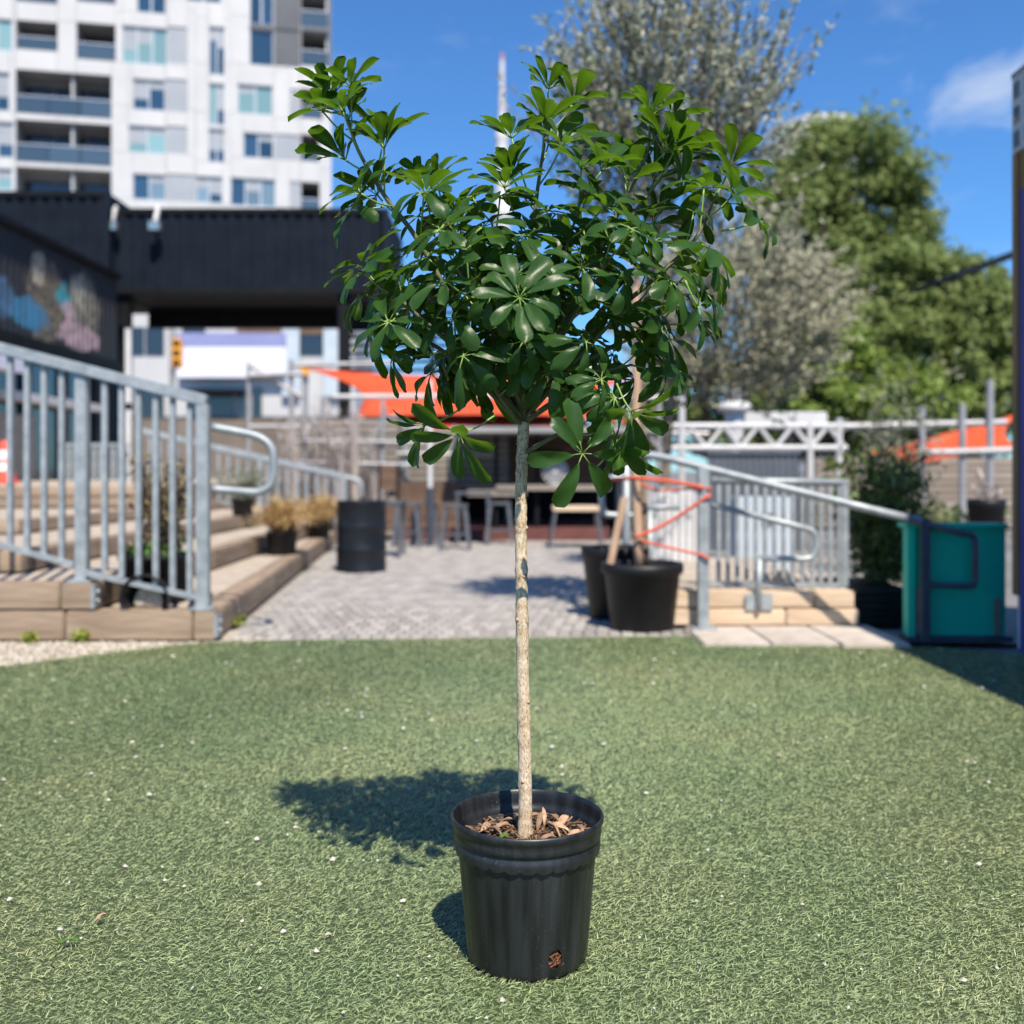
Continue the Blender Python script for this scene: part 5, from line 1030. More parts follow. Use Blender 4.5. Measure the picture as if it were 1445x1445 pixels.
b = MB(); fbox(b, sL, sR, 2.2, 14, -0.02, zT + 9); b.build('core', 'room_dark', tw)
b = MB(); fbox(b, sL, sR, 0.02, 2.19, -0.02, zB - 0.002); b.build('lower_wall', 'facade_white', tw)
b = MB(); fbox(b, sL, sR, 0.0, 2.19, zT + 0.002, zT + 9); b.build('upper_wall', 'facade_white', tw)
b = MB(); fbox(b, sR - 0.3, sR - 0.001, 0.302, 14.05, -0.02, zT + 9); b.build('end_wall', 'facade_white', tw)
for r in WIN:
    s0, s1, z0, z1 = rect(r[:4]); n = len(r[4])
    b = MB(); fr = 0.05
    for (a0, a1, c0, c1) in ((s0, s1, z0, z0 + fr), (s0, s1, z1 - fr, z1), (s0, s0 + fr, z0 + fr, z1 - fr), (s1 - fr, s1, z0 + fr, z1 - fr)): fbox(b, a0, a1, 0.10, 0.20, c0, c1)
    for k in range(1, n): sk = s0 + (s1 - s0) * k / n; fbox(b, sk - 0.045, sk + 0.045, 0.10, 0.20, z0 + fr, z1 - fr)
    w = b.build('window', 'frame_alu', tw)
    for k in range(n):
        if random.random() < 0.4:
            b = MB(); hh_ = (z1 - z0) * random.choice((0.25, 0.4, 0.6)); fbox(b, s0 + (s1 - s0) * k / n + 0.06, s0 + (s1 - s0) * (k + 1) / n - 0.06, 0.148, 0.154, z1 - 0.05 - hh_, z1 - 0.05); b.build('blind', 'facade_grey', w)
    for k, g_ in enumerate(r[4]): b = MB(); fbox(b, s0 + (s1 - s0) * k / n + 0.04, s0 + (s1 - s0) * (k + 1) / n - 0.04, 0.155, 0.165, z0 + 0.04, z1 - 0.04); b.build('pane', g_, w)
for lst, m_ in ((GREY, 'facade_grey'), (DARK, 'facade_dark')):
    for r in lst: s0, s1, z0, z1 = rect(r); b = MB(); fbox(b, s0 + 0.01, s1 - 0.01, 0.06, 0.2, z0, z1); b.build('spandrel', m_, tw)
for r in BAL:
    s0, s1, z0, z1 = rect(r); b = MB(); dpth = 1.9
    fbox(b, s0 - 0.1, s0, 0.12, dpth, z0, z1); fbox(b, s1, s1 + 0.1, 0.12, dpth, z0, z1); fbox(b, s0, s1, 0.12, dpth, z1, z1 + 0.1); fbox(b, s0, s1, dpth, dpth + 0.1, z0, z1); fbox(b, s0, s1, 0.05, dpth, z0 - 0.1, z0 + 0.06)
    bo = b.build('balcony', 'slab', tw)
    nn = max(1, int((s1 - s0) / 1.3))
    for k in range(nn):
        b = MB(); fbox(b, s0 + (s1 - s0) * k / nn + 0.04, s0 + (s1 - s0) * (k + 1) / nn - 0.04, dpth - 0.06, dpth - 0.02, z0 + 0.08, z0 + 2.2 if z0 + 2.3 < z1 else z1 - 0.1); b.build('door_pane', 'glass_dark', bo)
    if s1 - s0 > 4: b = MB(); sm_ = s0 + (s1 - s0) * 0.58; fbox(b, sm_ - 0.06, sm_ + 0.06, 0.3, dpth - 0.08, z0 + 0.07, z1 - 0.01); b.build('divider', 'facade_white', bo)
    hgt = min(1.05, (z1 - z0) * 0.45)
    for k in range(nn):
        b = MB(); fbox(b, s0 + (s1 - s0) * k / nn + 0.03, s0 + (s1 - s0) * (k + 1) / nn - 0.03, 0.10, 0.12, z0 + 0.1, z0 + hgt); b.build('glass_guard', 'balcony_glass', bo)
    b = MB(); fbox(b, s0, s1, 0.08, 0.14, z0 + hgt, z0 + hgt + 0.06); b.build('guard_rail', 'frame_alu', bo)

# white street building seen under the bridge
d = 45.0; t = thing('street_building', 'white low street building with dark windows seen under the bridging container', 'building', (X(330, d), d, 0))
def fb(nm, px0, px1, py0, py1, m_, dep=0.0, th=0.3, dist=d): b = MB(); b.box(X(px0, dist), X(px1, dist), dist - dep, dist - dep + th, Z(py1, dist), Z(py0, dist)); return b.build(nm, m_, t)
fb('wall', 120, 500, 430, 690, 'facade_white', 0, 6)
fb('upper_wall', 335, 500, 400, 472, 'brown_wood', 0.12, 0.1); fb('pilaster', 400, 424, 430, 560, 'cabinet', 0.3, 0.28); fb('pilaster', 458, 478, 430, 560, 'cabinet', 0.3, 0.28)
for (a0, a1, c0, c1) in ((188, 204, 462, 500), (206, 232, 462, 500), (258, 290, 458, 472), (424, 456, 452, 500)): w = fb('window', a0, a1, c0, c1, 'glass_dark', 0.08, 0.06)
fb('sign_band', 256, 406, 472, 491, 'sign_violet', 0.5, 0.3); fb('sign_panel', 256, 406, 491.5, 534, 'sign_white', 0.5, 0.3)
for (a0, a1) in ((190, 232), (280, 330), (336, 352), (356, 370)): fb('shop_window', a0, a1, 548, 590, 'glass_dark', 0.1, 0.06)
fb('plinth', 185, 480, 588, 625, 'room_dark', 0.2, 0.12); fb('canopy', 270, 345, 552, 558, 'black_frame', 1.2, 1.1)
b = MB(); b.box(X(150, 34), X(480, 34), 34, 34.2, 0, Z(592, 34)); tag(b.build('hoarding', 'hoarding_board', origin=(X(300, 34), 34, 0)), 'low tan hoarding along the street below the white building', 'fence')
# traffic signal
d = 30.0; c = (X(243, d), d, 0); t = thing('traffic_signal', 'yellow traffic signal on a grey pole seen under the bridging container', 'traffic light', c)
b = MB(); b.tube([c, (c[0], d, Z(455, d))], 0.09, 8); b.build('pole', 'scaf', t)
b = MB(); b.tube([(c[0], d, Z(470, d)), (X(252, d), d - 0.1, Z(472, d))], 0.04, 6); b.build('arm', 'scaf', t)
b = MB(); b.box(X(246, d), X(259, d), d - 0.25, d - 0.02, Z(520, d), Z(479, d)); hd = b.build('housing', 'signal_yellow', t, bevel=0.03)
for k, py in enumerate((486, 499.5, 513)):
    b = MB(); b.lathe([(0.001, 0.02), (0.09, 0.02), (0.10, 0.0)], 16); b.v = [(X(252.5, d) + p[0], d - 0.25 - p[2], Z(py, d) + p[1]) for p in b.v]; b.build('lamp', 'black_frame', hd)
# second yellow signal near the sail's corner
d = 28.0; c = (X(431, d), d, 0); t = thing('traffic_signal', 'small yellow signal box beside the corner of the orange sail', 'traffic light', c)
b = MB(); b.tube([c, (c[0], d, Z(515, d))], 0.08, 8); b.build('pole', 'scaf', t); b = MB(); b.box(X(425, d), X(438, d), d - 0.2, d - 0.1, Z(532, d), Z(517, d)); b.build('housing', 'signal_yellow', t, bevel=0.03)

# communications tower far across the city
d = 1358.0; cx = X(708.5, d)
t = thing('communications_tower', 'slender concrete communications tower with red-banded antenna far beyond the leaves', 'tower', (cx, d, 0))
b = MB(); b.lathe([(33, 0), (20, 90), (13, 200), (10, 330), (7.6, 440)], 12, (cx, d, 0)); b.build('shaft', 'tower_concrete_hazed', t, smooth=True)
b = MB(); b.lathe([(9.5, 325), (12, 332), (14, 338), (14, 346), (12, 350), (11, 358), (9.2, 365)], 32, (cx, d, 0)); b.build('main_pod', 'tower_concrete_hazed', t, smooth=True)
b = MB(); b.lathe([(7, 432), (9, 440), (9, 444), (6, 453), (4.8, 457)], 24, (cx, d, 0)); b.build('upper_pod', 'tower_concrete_hazed', t, smooth=True)
zz = 457.0
for k, (h_, r_, m_) in enumerate(((23, 4.6, 'tower_concrete_hazed'), (2, 4.6, 'tower_red_hazed'), (18, 4.0, 'tower_concrete_hazed'), (2, 4.0, 'tower_red_hazed'), (21, 3.4, 'tower_concrete_hazed'), (2, 3.4, 'tower_red_hazed'), (19, 3.0, 'tower_concrete_hazed'), (9, 2.4, 'tower_red_hazed'))):
    b = MB(); b.lathe([(r_ * 1.05, zz - H * 0), (r_ * 0.95, zz + h_)], 12, (cx, d, 0)); b.build('antenna_section', m_, t, smooth=True); zz += h_
# round-topped glass tower behind the trees
d = 330.0; cx = X(1175, d); t = thing('glass_tower', 'round pale glass tower top showing above the tallest tree', 'building', (cx, d, 0)); r_ = 66 / F * d
for k in range(34):
    z1_ = Z(170, d) - k * 3.2
    b = MB(); b.lathe([(r_, z1_ - 2.2), (r_, z1_ - 0.3)], 40, (cx, d + r_, 0)); b.build('window_band', 'glass_pale' if k % 2 else 'glass_aqua', t)
    b = MB(); b.lathe([(r_ + 0.3, z1_ - 0.3), (r_ + 0.5, z1_ + 0.0), (r_ + 0.5, z1_ + 0.8), (r_ + 0.3, z1_ + 1.0)], 40, (cx, d + r_, 0)); b.build('floor_band', 'facade_white', t)
b = MB(); b.lathe([(r_ * 0.96, Z(168, d) + 1), (r_ * 0.95, Z(158, d)), (0.01, Z(157, d))], 40, (cx, d + r_, 0)); b.build('crown_ring', 'facade_white', t)
b = MB(); b.lathe([(r_ - 0.4, 0), (r_ - 0.4, Z(172, d))], 40, (cx, d + r_, 0)); b.build('core', 'facade_grey', t)
# dark sloping roof over the far shed
d = 17.0; b = MB(); b.add([P(1352, 386, d), P(1540, 315, d), P(1540, 315, d) + Vector((0, 2, 0.1)), P(1352, 386, d) + Vector((0, 2, 0.1))] + [P(1352, 394, d), P(1540, 323, d), P(1540, 323, d) + Vector((0, 2, 0.1)), P(1352, 394, d) + Vector((0, 2, 0.1))], [(0, 1, 2, 3), (7, 6, 5, 4), (0, 4, 5, 1), (1, 5, 6, 2), (2, 6, 7, 3), (3, 7, 4, 0)])
t = thing('canopy_roof', 'dark sloping canopy roof on a post behind the kiosk post', 'roof', (X(1440, d), d, 0)); b.build('roof', 'black_frame', t)
b = MB(); b.bar((X(1530, d), d + 1, 0), (X(1530, d), d + 1, Z(320, d)), 0.12); b.build('post', 'black_frame', t)
# ================================================================== THE NURSERY POT
PX, PY = X(744, 1.83), 1.83
pot = thing('nursery_pot', 'black plastic nursery pot with drainage hole standing on the turf', 'pot', (PX, PY, 0.004))
def flute(r, z, a):
    if 0.012 < z < 0.192 and r > 0.10:
        k = abs(math.sin(a * 7 + 0.35)); return r + 0.0026 * (k ** 0.3) - 0.0022, z
    return r, z
def scallop(r, z, a):
    if abs(z - 0.1935) < 0.004 and r > 0.124: return r, z - 0.0045 * abs(math.sin(a * 15)) ** 0.7
    return r, z
NP = 180
b = MB(); outer = [(0.001, 0.010), (0.094, 0.010), (0.098, 0.0), (0.1035, 0.001), (0.1065, 0.005), (0.1072, 0.012)] + [(0.1072 + (0.1225 - 0.1072) * k / 12, 0.012 + 0.180 * k / 12) for k in range(1, 13)] + [(0.1228, 0.200)]
b.lathe(outer + [(0.1205, 0.200)] + [(0.1202 - (0.1202 - 0.1050) * k / 8, 0.196 - 0.18 * k / 8) for k in range(9)] + [(0.001, 0.0135)], NP, (PX, PY, 0.004), mod=flute)
body = b.build('wall', 'pot_plastic', pot, smooth=True)
# drainage hole cut through the wall
ha = math.atan2(-0.097, 0.045); hc = Vector((PX + 0.108 * math.cos(ha), PY + 0.108 * math.sin(ha), 0.004 + 0.036))
bm = bmesh.new(); bmesh.ops.create_cone(bm, segments=28, radius1=0.0125, radius2=0.0125, depth=0.03, cap_ends=True)
bmesh.ops.scale(bm, vec=(1.0, 1.35, 1.0), verts=bm.verts)
mc = bpy.data.meshes.new('cut'); bm.to_mesh(mc); bm.free(); cut = bpy.data.objects.new('cut', mc); COL.objects.link(cut)
cut.location = hc; cut.rotation_euler = (R(90), 0, ha + R(90))
bo = body.modifiers.new('hole', 'BOOLEAN'); bo.operation = 'DIFFERENCE'; bo.object = cut; bo.solver = 'EXACT'
bpy.context.view_layer.update(); dg = bpy.context.evaluated_depsgraph_get()
nm_ = bpy.data.meshes.new_from_object(body.evaluated_get(dg)); body.modifiers.clear(); body.data = nm_; bpy.data.objects.remove(cut)
nm_.polygons.foreach_set('use_smooth', [True] * len(nm_.polygons)); 
try: nm_.set_sharp_from_angle(angle=R(40))
except Exception: pass
hd_ = Vector((math.cos(ha), math.sin(ha), 0)); ht = Vector((-math.sin(ha), math.cos(ha), 0))
b = MB(); b.add([hc - hd_ * 0.007 + ht * 0.016 * math.cos(a) + Vector((0, 0, 0.020 * math.sin(a))) for a in np.linspace(0, 2 * math.pi, 21)[:-1]], [tuple(range(20))]); b.build('soil_plug', 'soil', pot)
b = MB()
for k in range(26):
    a = random.random() * 6.28; q = hc - hd_ * random.uniform(0.001, 0.006) + ht * random.uniform(-.010, .010) + Vector((0, 0, random.uniform(-.014, .014)))
    b.tube([q, q + ht * random.gauss(0, .005) + Vector((0, 0, random.gauss(0, .005))) + hd_ * random.uniform(-.002, .002), q + ht * random.gauss(0, .008) + Vector((0, 0, random.gauss(0, .009)))], random.uniform(0.0004, 0.0011), 5)
b.build('roots', 'rust', pot)
b = MB()
b.lathe([(0.1232, 0.201), (0.1245, 0.1975), (0.1290, 0.1935), (0.1300, 0.1985), (0.1300, 0.2065), (0.1278, 0.2095), (0.1275, 0.2145), (0.1308, 0.2165), (0.1322, 0.2225), (0.1318, 0.2270), (0.1312, 0.2340), (0.1345, 0.2385), (0.1362, 0.2425), (0.1364, 0.2475), (0.1348, 0.2505), (0.1325, 0.2510), (0.1305, 0.2485), (0.1292, 0.2420), (0.1275, 0.2300), (0.1268, 0.2210), (0.1242, 0.2190), (0.1235, 0.2120), (0.1222, 0.2080), (0.1203, 0.2060), (0.1200, 0.198)], NP, (PX, PY, 0.004), mod=scallop, close=True)
rim = b.build('rim', 'pot_plastic', pot, smooth=True); rim.data.set_sharp_from_angle(angle=R(50))
# soil, uneven
b = MB(); SZ = 0.206; nr = 14
for i in range(nr + 1):
    for k in range(48):
        r_ = 0.1195 * i / nr; a = 2 * math.pi * k / 48; x = PX + r_ * math.cos(a); y = PY + r_ * math.sin(a)
        b.v.append((x, y, SZ + 0.010 * mnoise.noise(Vector((x, y, 0)) * 22) + 0.005 * mnoise.noise(Vector((x, y, 3)) * 70) + 0.006 * (1 - i / nr)))
b.f = [(i * 48 + k, (i + 1) * 48 + k, (i + 1) * 48 + (k + 1) % 48, i * 48 + (k + 1) % 48) for i in range(nr) for k in range(48)]; b.mi = [0] * len(b.f)
b.build('soil', 'soil', pot, smooth=True)
b = MB()   # bark fines
for k in range(420):
    r_ = 0.113 * math.sqrt(random.random()); a = random.random() * 6.28; x = PX + r_ * math.cos(a); y = PY + r_ * math.sin(a); z = SZ + 0.006 + random.uniform(0, 0.006); L_ = random.uniform(0.004, 0.02); a2 = random.random() * 6.28
    b.bar((x, y, z), (x + L_ * math.cos(a2), y + L_ * math.sin(a2), z + random.uniform(-0.002, 0.006)), random.uniform(0.0012, 0.004), 0.0015)
tag(b.build('bark_fines', 'bark_bits', pot), kind='stuff')
def curl_leaf(c, L_, W_, az, pitch, curl, m, label, name='dead_leaf', roll=0.0, cat='leaf', group=None):
    b = MB(); nL, nW = 9, 5; M_ = Matrix.Rotation(az, 3, 'Z') @ Matrix.Rotation(-pitch, 3, 'Y') @ Matrix.Rotation(roll, 3, 'X')
    for i in range(nL):
        t_ = i / (nL - 1); w = W_ * (math.sin(math.pi * min(1, t_ * 0.97 + 0.03)) ** 0.7) * (0.75 + 0.5 * t_)
        for k in range(nW):
            u = k / (nW - 1) * 2 - 1; p = Vector((L_ * t_ - L_ / 2, u * w / 2 * math.cos(curl * abs(u) * 0.8), curl * 0.5 * u * u * w + curl * 0.25 * L_ * math.sin(t_ * 3.1) + 0.0012 * math.sin(11 * t_ + 5 * u)))
            q = M_ @ p; b.v.append((c[0] + q.x, c[1] + q.y, c[2] + q.z))
    b.f = [(i * nW + k, i * nW + k + 1, (i + 1) * nW + k + 1, (i + 1) * nW + k) for i in range(nL - 1) for k in range(nW - 1)]; b.mi = [0] * len(b.f)
    o = b.build(name, m, smooth=True, origin=c); md = o.modifiers.new('thick', 'SOLIDIFY'); md.thickness = 0.0006
    return tag(o, label, cat, group)
DL = 'dry curled brown leaf on the soil of the black nursery pot'; DG = 'dead leaves in the nursery pot'
for (dx_, dy_, dz_, L_, W_, az, pi_, cu, ro) in ((0.045, -0.005, 0.022, 0.052, 0.026, 2.3, 0.5, 0.5, 0.7), (0.022, 0.028, 0.026, 0.05, 0.016, 1.2, 0.9, 0.7, 0.3), (0.068, 0.045, 0.020, 0.036, 0.026, 0.6, 0.8, 0.8, 0.5), (0.085, -0.01, 0.014, 0.045, 0.022, 0.3, 0.15, 0.6, 0.2),
        (0.03, 0.045, 0.03, 0.045, 0.013, 1.7, 1.1, 0.6, 0.1), (0.058, 0.02, 0.018, 0.05, 0.018, 3.0, 0.3, 0.5, -0.4), (-0.045, 0.015, 0.016, 0.05, 0.02, 0.4, 0.2, 0.8, 0.2), (-0.06, -0.005, 0.016, 0.045, 0.018, 2.6, 0.1, 0.9, 0.3), (-0.035, 0.04, 0.018, 0.05, 0.018, 0.1, 0.2, 0.7, -0.3),
        (0.095, 0.025, 0.014, 0.04, 0.016, 2.0, 0.2, 0.5, 0.2), (0.035, -0.03, 0.014, 0.045, 0.02, 0.5, 0.1, 0.6, 0.1), (-0.075, 0.03, 0.014, 0.04, 0.02, 1.0, 0.1, 0.6, 0.4), (0.01, 0.06, 0.02, 0.05, 0.02, 0.2, 0.3, 0.6, 0.1), (0.05, 0.06, 0.018, 0.045, 0.02, 2.4, 0.4, 0.6, 0.2)):
    curl_leaf((PX + dx_, PY + dy_, SZ + dz_ - 0.004), L_ * 0.8, W_ * 0.72, az, pi_, cu, 'dry_leaf', DL, roll=ro, group=DG)
curl_leaf((PX - 0.042, PY - 0.03, SZ + 0.014), 0.022, 0.014, 0.3, 0.5, 0.4, 'herb_leaf', 'small bright green leaf fallen on the pot soil', name='fallen_leaf')
dl = lambda py: F * H / (py - HY)
curl_leaf((X(143, dl(1307)), dl(1307), 0.016), 0.024, 0.009, 0.9, 0.2, 0.7, 'dry_leaf', 'small brown dead leaf lying on the turf', name='fallen_leaf')
curl_leaf((X(95, dl(1341)), dl(1341), 0.014), 0.042, 0.008, 0.35, 0.05, 0.4, 'herb_leaf', 'narrow green leaf lying on the turf near the brown one', name='fallen_leaf')

# ================================================================== THE UMBRELLA TREE
random.seed(31)
TD = 1.83
tree = thing('umbrella_tree', 'umbrella tree standard with pale trunk and dark glossy palmate leaves in the black pot', 'tree', (X(741, TD), TD, SZ))
tp = [P(741, 1190, TD), P(741, 1100, TD), P(738, 960, TD), P(736, 820, TD), P(735, 720, TD), P(737, 640, TD), P(739, 595, TD)]
pts = smooth_path(tp, 90); nn = len(pts)
rad = []
for i, p in enumerate(pts):
    f = i / (nn - 1); r_ = 0.0122 - 0.0024 * f + 0.002 * math.exp(-f * 18)
    r_ *= 1 + 0.035 * mnoise.noise(Vector((0, 0, i * 0.55))) + (0.10 if i % 11 == 3 or i % 17 == 5 else 0) + 0.05 * mnoise.noise(Vector((3.3, 0, i * 0.12))); rad.append(r_)
b = MB(); b.tube(pts, rad, 16, jit=0.14); b.build('trunk', 'pale_bark', tree, smooth=True)
for zf, az_ in ((0.17, -1.9), (0.3, -0.6), (0.44, -2.4), (0.52, -1.1), (0.63, -0.4), (0.71, -2.0), (0.8, -1.4), (0.88, -2.7)):
    k = int(zf * (nn - 1)); q = pts[k] + Vector((math.cos(az_), math.sin(az_), 0)) * rad[k] * 0.82; b = MB()
    b.lathe([(0.0001, 0.004), (0.0028, 0.0028), (0.0042, 0.0004), (0.0044, -0.0018), (0.003, -0.004), (0.0001, -0.005)], 9, q); b.build('bud_scar', 'stake_wood', tree, smooth=True)
# branch skeleton: control points as (photo x, photo y, metres nearer/farther than the trunk)
BR = [[(738, 600, 0), (662, 470, -.04), (596, 352, -.08), (550, 292, -.12), (516, 234, -.14), (502, 192, -.14)],
      [(738, 590, 0), (692, 450, .03), (650, 350, .05), (618, 285, .04)],
      [(739, 600, 0), (742, 430, .01), (757, 280, .0), (774, 165, .0)],
      [(742, 560, 0), (812, 430, .04), (872, 300, .05), (912, 220, .05), (920, 190, .05)],
      [(740, 580, 0), (812, 488, -.02), (915, 402, -.05), (975, 345, -.06), (1004, 285, -.06)],
      [(742, 540, 0), (826, 400, .05), (885, 312, .04), (938, 242, .04)],
      [(738, 590, 0), (655, 505, -.06), (585, 445, -.10), (545, 415, -.12)],
      [(738, 600, 0), (668, 530, .0), (610, 485, .02), (570, 468, .02)],
      [(738, 602, 0), (705, 562, -.08), (682, 530, -.14)],
      [(740, 595, 0), (795, 560, -.06), (850, 530, -.10), (885, 520, -.1)],
      [(739, 640, 0), (790, 612, -.08), (825, 596, -.12)],
      [(742, 560, 0), (840, 500, .05), (915, 462, .08), (940, 452, .08)],
      [(739, 580, 0), (736, 500, -.14), (733, 445, -.22)],
      [(739, 580, 0), (692, 470, -.15), (648, 395, -.21)],
      [(739, 580, 0), (798, 470, -.15), (850, 388, -.22)],
      [(738, 580, 0), (692, 440, .11), (648, 335, .17)],
      [(740, 580, 0), (798, 430, .12), (842, 325, .18)],
      [(739, 580, 0), (742, 470, .13), (745, 380, .20)],
      [(739, 560, 0), (712, 420, -.06), (695, 325, -.09)],
      [(740, 550, 0), (785, 400, -.08), (820, 285, -.12)],
      [(738, 590, 0), (630, 470, .08), (560, 390, .11)],
      [(741, 590, 0), (862, 460, -.12), (940, 418, -.18)],
      [(738, 590, 0), (695, 520, .10), (660, 495, .17)],
      [(740, 590, 0), (788, 530, .10), (830, 505, .17)]]
paths = []
for q in BR:
    pp = smooth_path([P(a, c_, TD) + Vector((0, 0.62 * o, 0)) for a, c_, o in q], 24); paths.append(pp)
    b = MB(); r0 = 0.0058 if len(q) > 3 else 0.0046
    b.tube(pp, [r0 * (1 - 0.62 * i / (len(pp) - 1)) for i in range(len(pp))], 8, jit=0.1); b.build('branch', 'branch_bark', tree, smooth=True)
CROWN_C = P(745, 480, TD)
def compound_leaf(att, hub, axis, n, L_, ang, droop, jit=0.12):
    """petiole from the branch, then n stalked obovate leaflets spread like an umbrella round the axis"""
    b = MB(); att = Vector(att); hub = Vector(hub); axis = Vector(axis).normalized()
    mid = att.lerp(hub, 0.5) + Vector((0, 0, -0.06 * (hub - att).length)); rib = []
    b.k = 1; b.tube(smooth_path([att, mid, hub], 6), [0.0021, 0.0017, 0.0016, 0.0016, 0.0016, 0.0016, 0.0018][:7], 5); rib += [0.0] * len(b.v)
    e1 = axis.orthogonal().normalized(); e2 = axis.cross(e1); ph = random.random() * 6.28
    for k in range(n):
        a = ph + 2 * math.pi * k / n + random.gauss(0, 0.13); out = e1 * math.cos(a) + e2 * math.sin(a)
        ll = L_ * random.uniform(0.78, 1.1); W_ = ll * random.uniform(0.41, 0.50); an = ang + random.gauss(0, jit); dr_ = droop * random.uniform(0.6, 1.5)
        st_ = ll * random.uniform(0.14, 0.24); steps_ = 11; p = hub.copy(); th = an; cl = []
        side = axis.cross(out).normalized(); tw_ = random.gauss(0, 0.22)
        seg = [st_] + [ll / (steps_ - 1)] * (steps_ - 1)
        d_ = axis * math.cos(th) + out * math.sin(th); cl.append((p.copy(), d_.copy()))
        for i in range(steps_):
            d_ = axis * math.cos(th) + out * math.sin(th)
            if i > 0:
                th += dr_ / steps_; d_ = axis * math.cos(th) + out * math.sin(th)
                d_ = (d_ + Vector((0, 0, -0.05 * droop))).normalized()
            p = p + d_ * seg[i]; cl.append((p.copy(), d_.copy()))
        # stalk
        b.k = 1; o0 = len(b.v); b.tube([cl[0][0], cl[1][0], cl[2][0]], [0.0011, 0.0009, 0.0007], 4); rib += [0.0] * (len(b.v) - o0)
        b.k = 0; o0 = len(b.v); rows_ = cl[1:]; nR = len(rows_)
        wav = random.uniform(0, 6)
        for i, (q, dd2) in enumerate(rows_):
            t_ = i / (nR - 1); w = W_ * 1.66 * (max(t_, 0.0) ** 0.85) * (max(1 - t_, 0.0) ** 0.36) + 0.0006
            sd = (side * math.cos(tw_ * t_) + dd2.cross(side) * math.sin(tw_ * t_)).normalized(); nr_ = sd.cross(dd2).normalized()
            if nr_.dot(axis) < 0 and th < 2.4: nr_ = nr_ if nr_.dot(axis) > 0 else -nr_
            for u in (-1, -0.5, 0, 0.5, 1):
                b.v.append(tuple(q + sd * (u * w / 2) + nr_ * (0.30 * abs(u) ** 1.3 * w / 2 + 0.0011 * math.sin(wav + 9 * t_ + 2.5 * u)))); rib.append(max(0.0, 1 - abs(u) * 2.0) * (1 - 0.6 * t_) * 0.8)
        for i in range(nR - 1):
            for j in range(4): b.f.append((o0 + i * 5 + j, o0 + i * 5 + j + 1, o0 + (i + 1) * 5 + j + 1, o0 + (i + 1) * 5 + j)); b.mi.append(0)
    ob = b.build('leaf', ['umbrella_leaf', 'stem_green'], tree, smooth=True)
    at_ = ob.data.attributes.new('rib', 'FLOAT', 'POINT'); at_.data.foreach_set('value', rib)
    return ob
nl = 0
def grow(pp, s0, n, hi):
    global nl
    m_ = len(pp); ga = random.random() * 6.28
    for i in range(n):
        f = s0 + (1 - s0) * (i / max(1, n - 1)) ** 0.85; k = min(m_ - 1, int(f * (m_ - 1))); att = pp[k]; tdir = (pp[min(m_ - 1, k + 1)] - pp[max(0, k - 1)]).normalized()
        ga += 2.4; e1 = tdir.orthogonal().normalized(); e2 = tdir.cross(e1)
        out = e1 * math.cos(ga) + e2 * math.sin(ga); rel = (att - CROWN_C); rel.y *= 1.0; outward = Vector((rel.x, rel.y, 0)); outward = outward.normalized() if outward.length > 0.02 else Vector((0, -1, 0))
        tipness = i / max(1, n - 1); height = (att.z - 0.98) / 0.55      # 0 at the crown's base, 1 near its top
        up_ = 0.25 + 0.95 * max(0, height)
        pdir = (out * (1.0 - 0.35 * tipness) + tdir * (0.25 + 0.9 * tipness) + outward * 0.35 + Vector((0, 0, up_ * 0.7 - 0.25))).normalized()
        L_p = random.uniform(0.055, 0.105) * (1 - 0.25 * tipness); hub = att + pdir * L_p
        axis = (pdir * 0.45 + Vector((0, 0, 0.35 + 0.75 * max(-0.15, height))) + outward * (0.65 - 0.45 * height)).normalized()
        ang = random.uniform(0.6, 0.95) if height > 0.58 else random.uniform(1.1, 1.6); dro = random.uniform(0.35, 0.8) if height > 0.58 else random.uniform(0.5, 1.1)
        if height < 0.25: ang += 0.35; dro += 0.35
        sz = random.uniform(0.058, 0.079) * (0.8 if tipness > 0.9 and random.random() < 0.5 else 1.0)
        compound_leaf(att, hub, axis, random.choice((6, 7, 7, 8, 8, 9)), sz, ang, dro); nl += 1
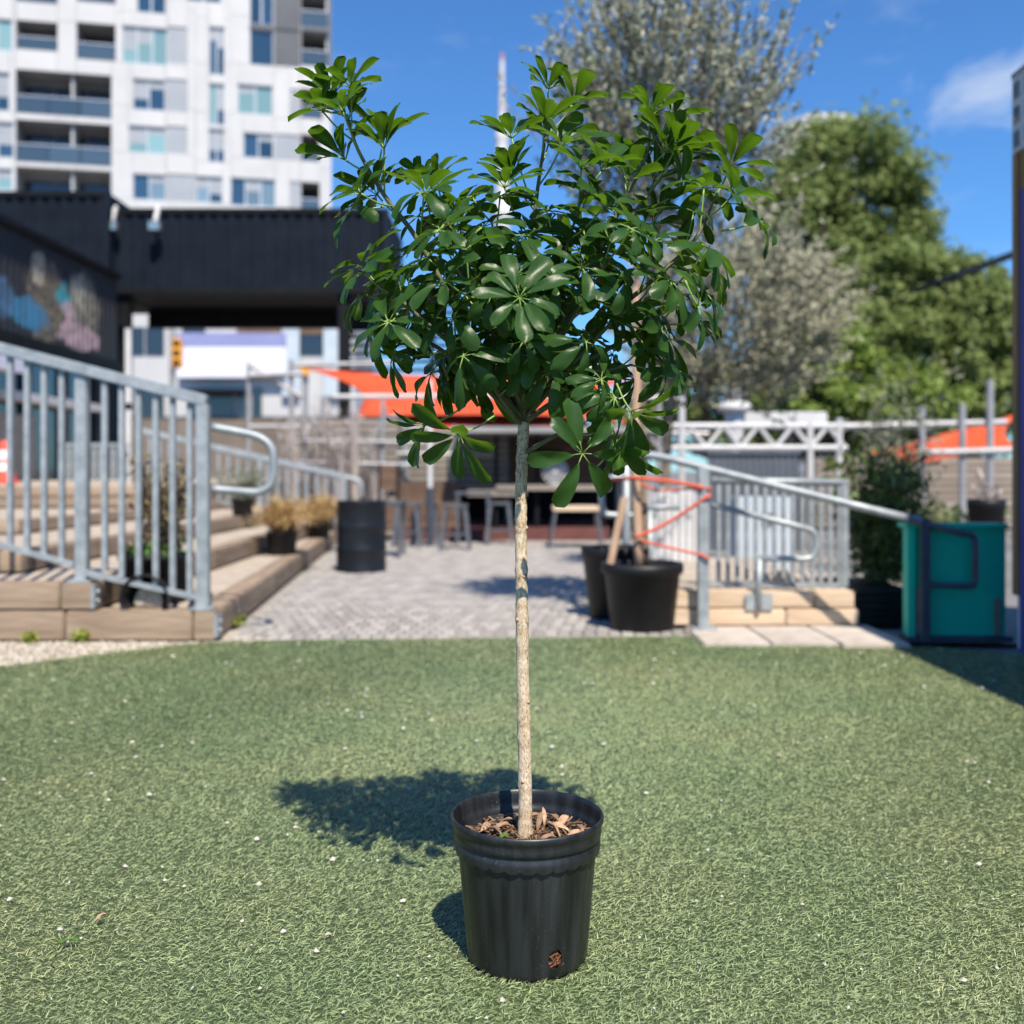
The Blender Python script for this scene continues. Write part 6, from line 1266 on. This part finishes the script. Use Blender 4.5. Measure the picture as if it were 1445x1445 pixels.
for i, pp in enumerate(paths):
    lng = sum((pp[k + 1] - pp[k]).length for k in range(len(pp) - 1))
    cnt = {0: 11, 1: 7, 2: 9, 5: 8, 6: 7, 7: 6, 8: 3, 9: 4, 10: 2, 11: 5, 12: 7, 13: 8, 14: 7, 15: 8, 16: 8, 17: 9, 18: 8, 19: 8, 21: 6, 22: 6, 23: 6}.get(i, max(5, int(lng * 15.5)))
    grow(pp, (0.34 if i in (0, 4) else 0.5 if i in (8, 9, 10) else 0.26 if i in (7, 11, 12, 13, 14, 15, 16, 17, 18, 19, 22, 23) else 0.38), cnt, True)
# leaves the photograph shows singly: hub, axis, spread, droop, size
for (px, py, off, ax, n, L_, ang, dro, ap) in (
        (733, 420, -0.22, (0.0, -0.9, 0.45), 9, 0.070, 1.25, 0.55, (735, 470, -.2)), (648, 612, -0.14, (-0.2, -0.5, -0.35), 7, 0.075, 0.9, 0.5, (700, 590, -.1)), (822, 640, -0.16, (0.15, -0.6, -0.1), 7, 0.078, 1.5, 0.7, (790, 612, -.08)),
        (600, 600, -0.05, (-0.75, -0.3, -0.55), 6, 0.07, 0.7, 0.3, (655, 575, -.02)), (955, 522, -0.10, (0.6, -0.3, 0.35), 7, 0.072, 1.45, 0.9, (905, 540, -.1)), (542, 195, -0.02, (0.1, -0.2, 1.0), 8, 0.068, 0.9, 0.3, (528, 275, -.03)),
        (602, 275, -0.06, (0.05, -0.25, 1.0), 7, 0.072, 0.95, 0.4, (612, 330, .02)), (722, 195, -0.02, (-0.1, -0.2, 1.0), 8, 0.072, 0.95, 0.35, (752, 290, 0)), (712, 265, -0.06, (-0.1, -0.25, 1.0), 8, 0.07, 1.0, 0.4, (748, 350, -.01)),
        (890, 580, -0.13, (0.3, -0.4, -0.5), 8, 0.075, 0.85, 0.4, (862, 548, -.1)), (500, 292, -0.06, (-0.6, -0.4, 0.5), 7, 0.07, 1.4, 1.0, (545, 300, -.04)), (1070, 310, -0.05, (0.7, -0.3, 0.5), 6, 0.065, 1.3, 0.9, (1010, 335, -.05)),
        (548, 455, -0.16, (-0.4, -0.7, 0.5), 7, 0.068, 1.4, 0.6, (570, 455, -.1)), (985, 432, -0.2, (0.7, -0.4, 0.1), 6, 0.07, 1.3, 0.9, (940, 425, -.2)), (870, 620, -0.1, (0.2, -0.2, -0.8), 7, 0.072, 0.7, 0.2, (840, 590, -.13))):
    compound_leaf(P(ap[0], ap[1], TD) + Vector((0, ap[2], 0)), P(px, py, TD + off), ax, n, L_, ang, dro); nl += 1
print('leaves', nl, 'panels', npan)
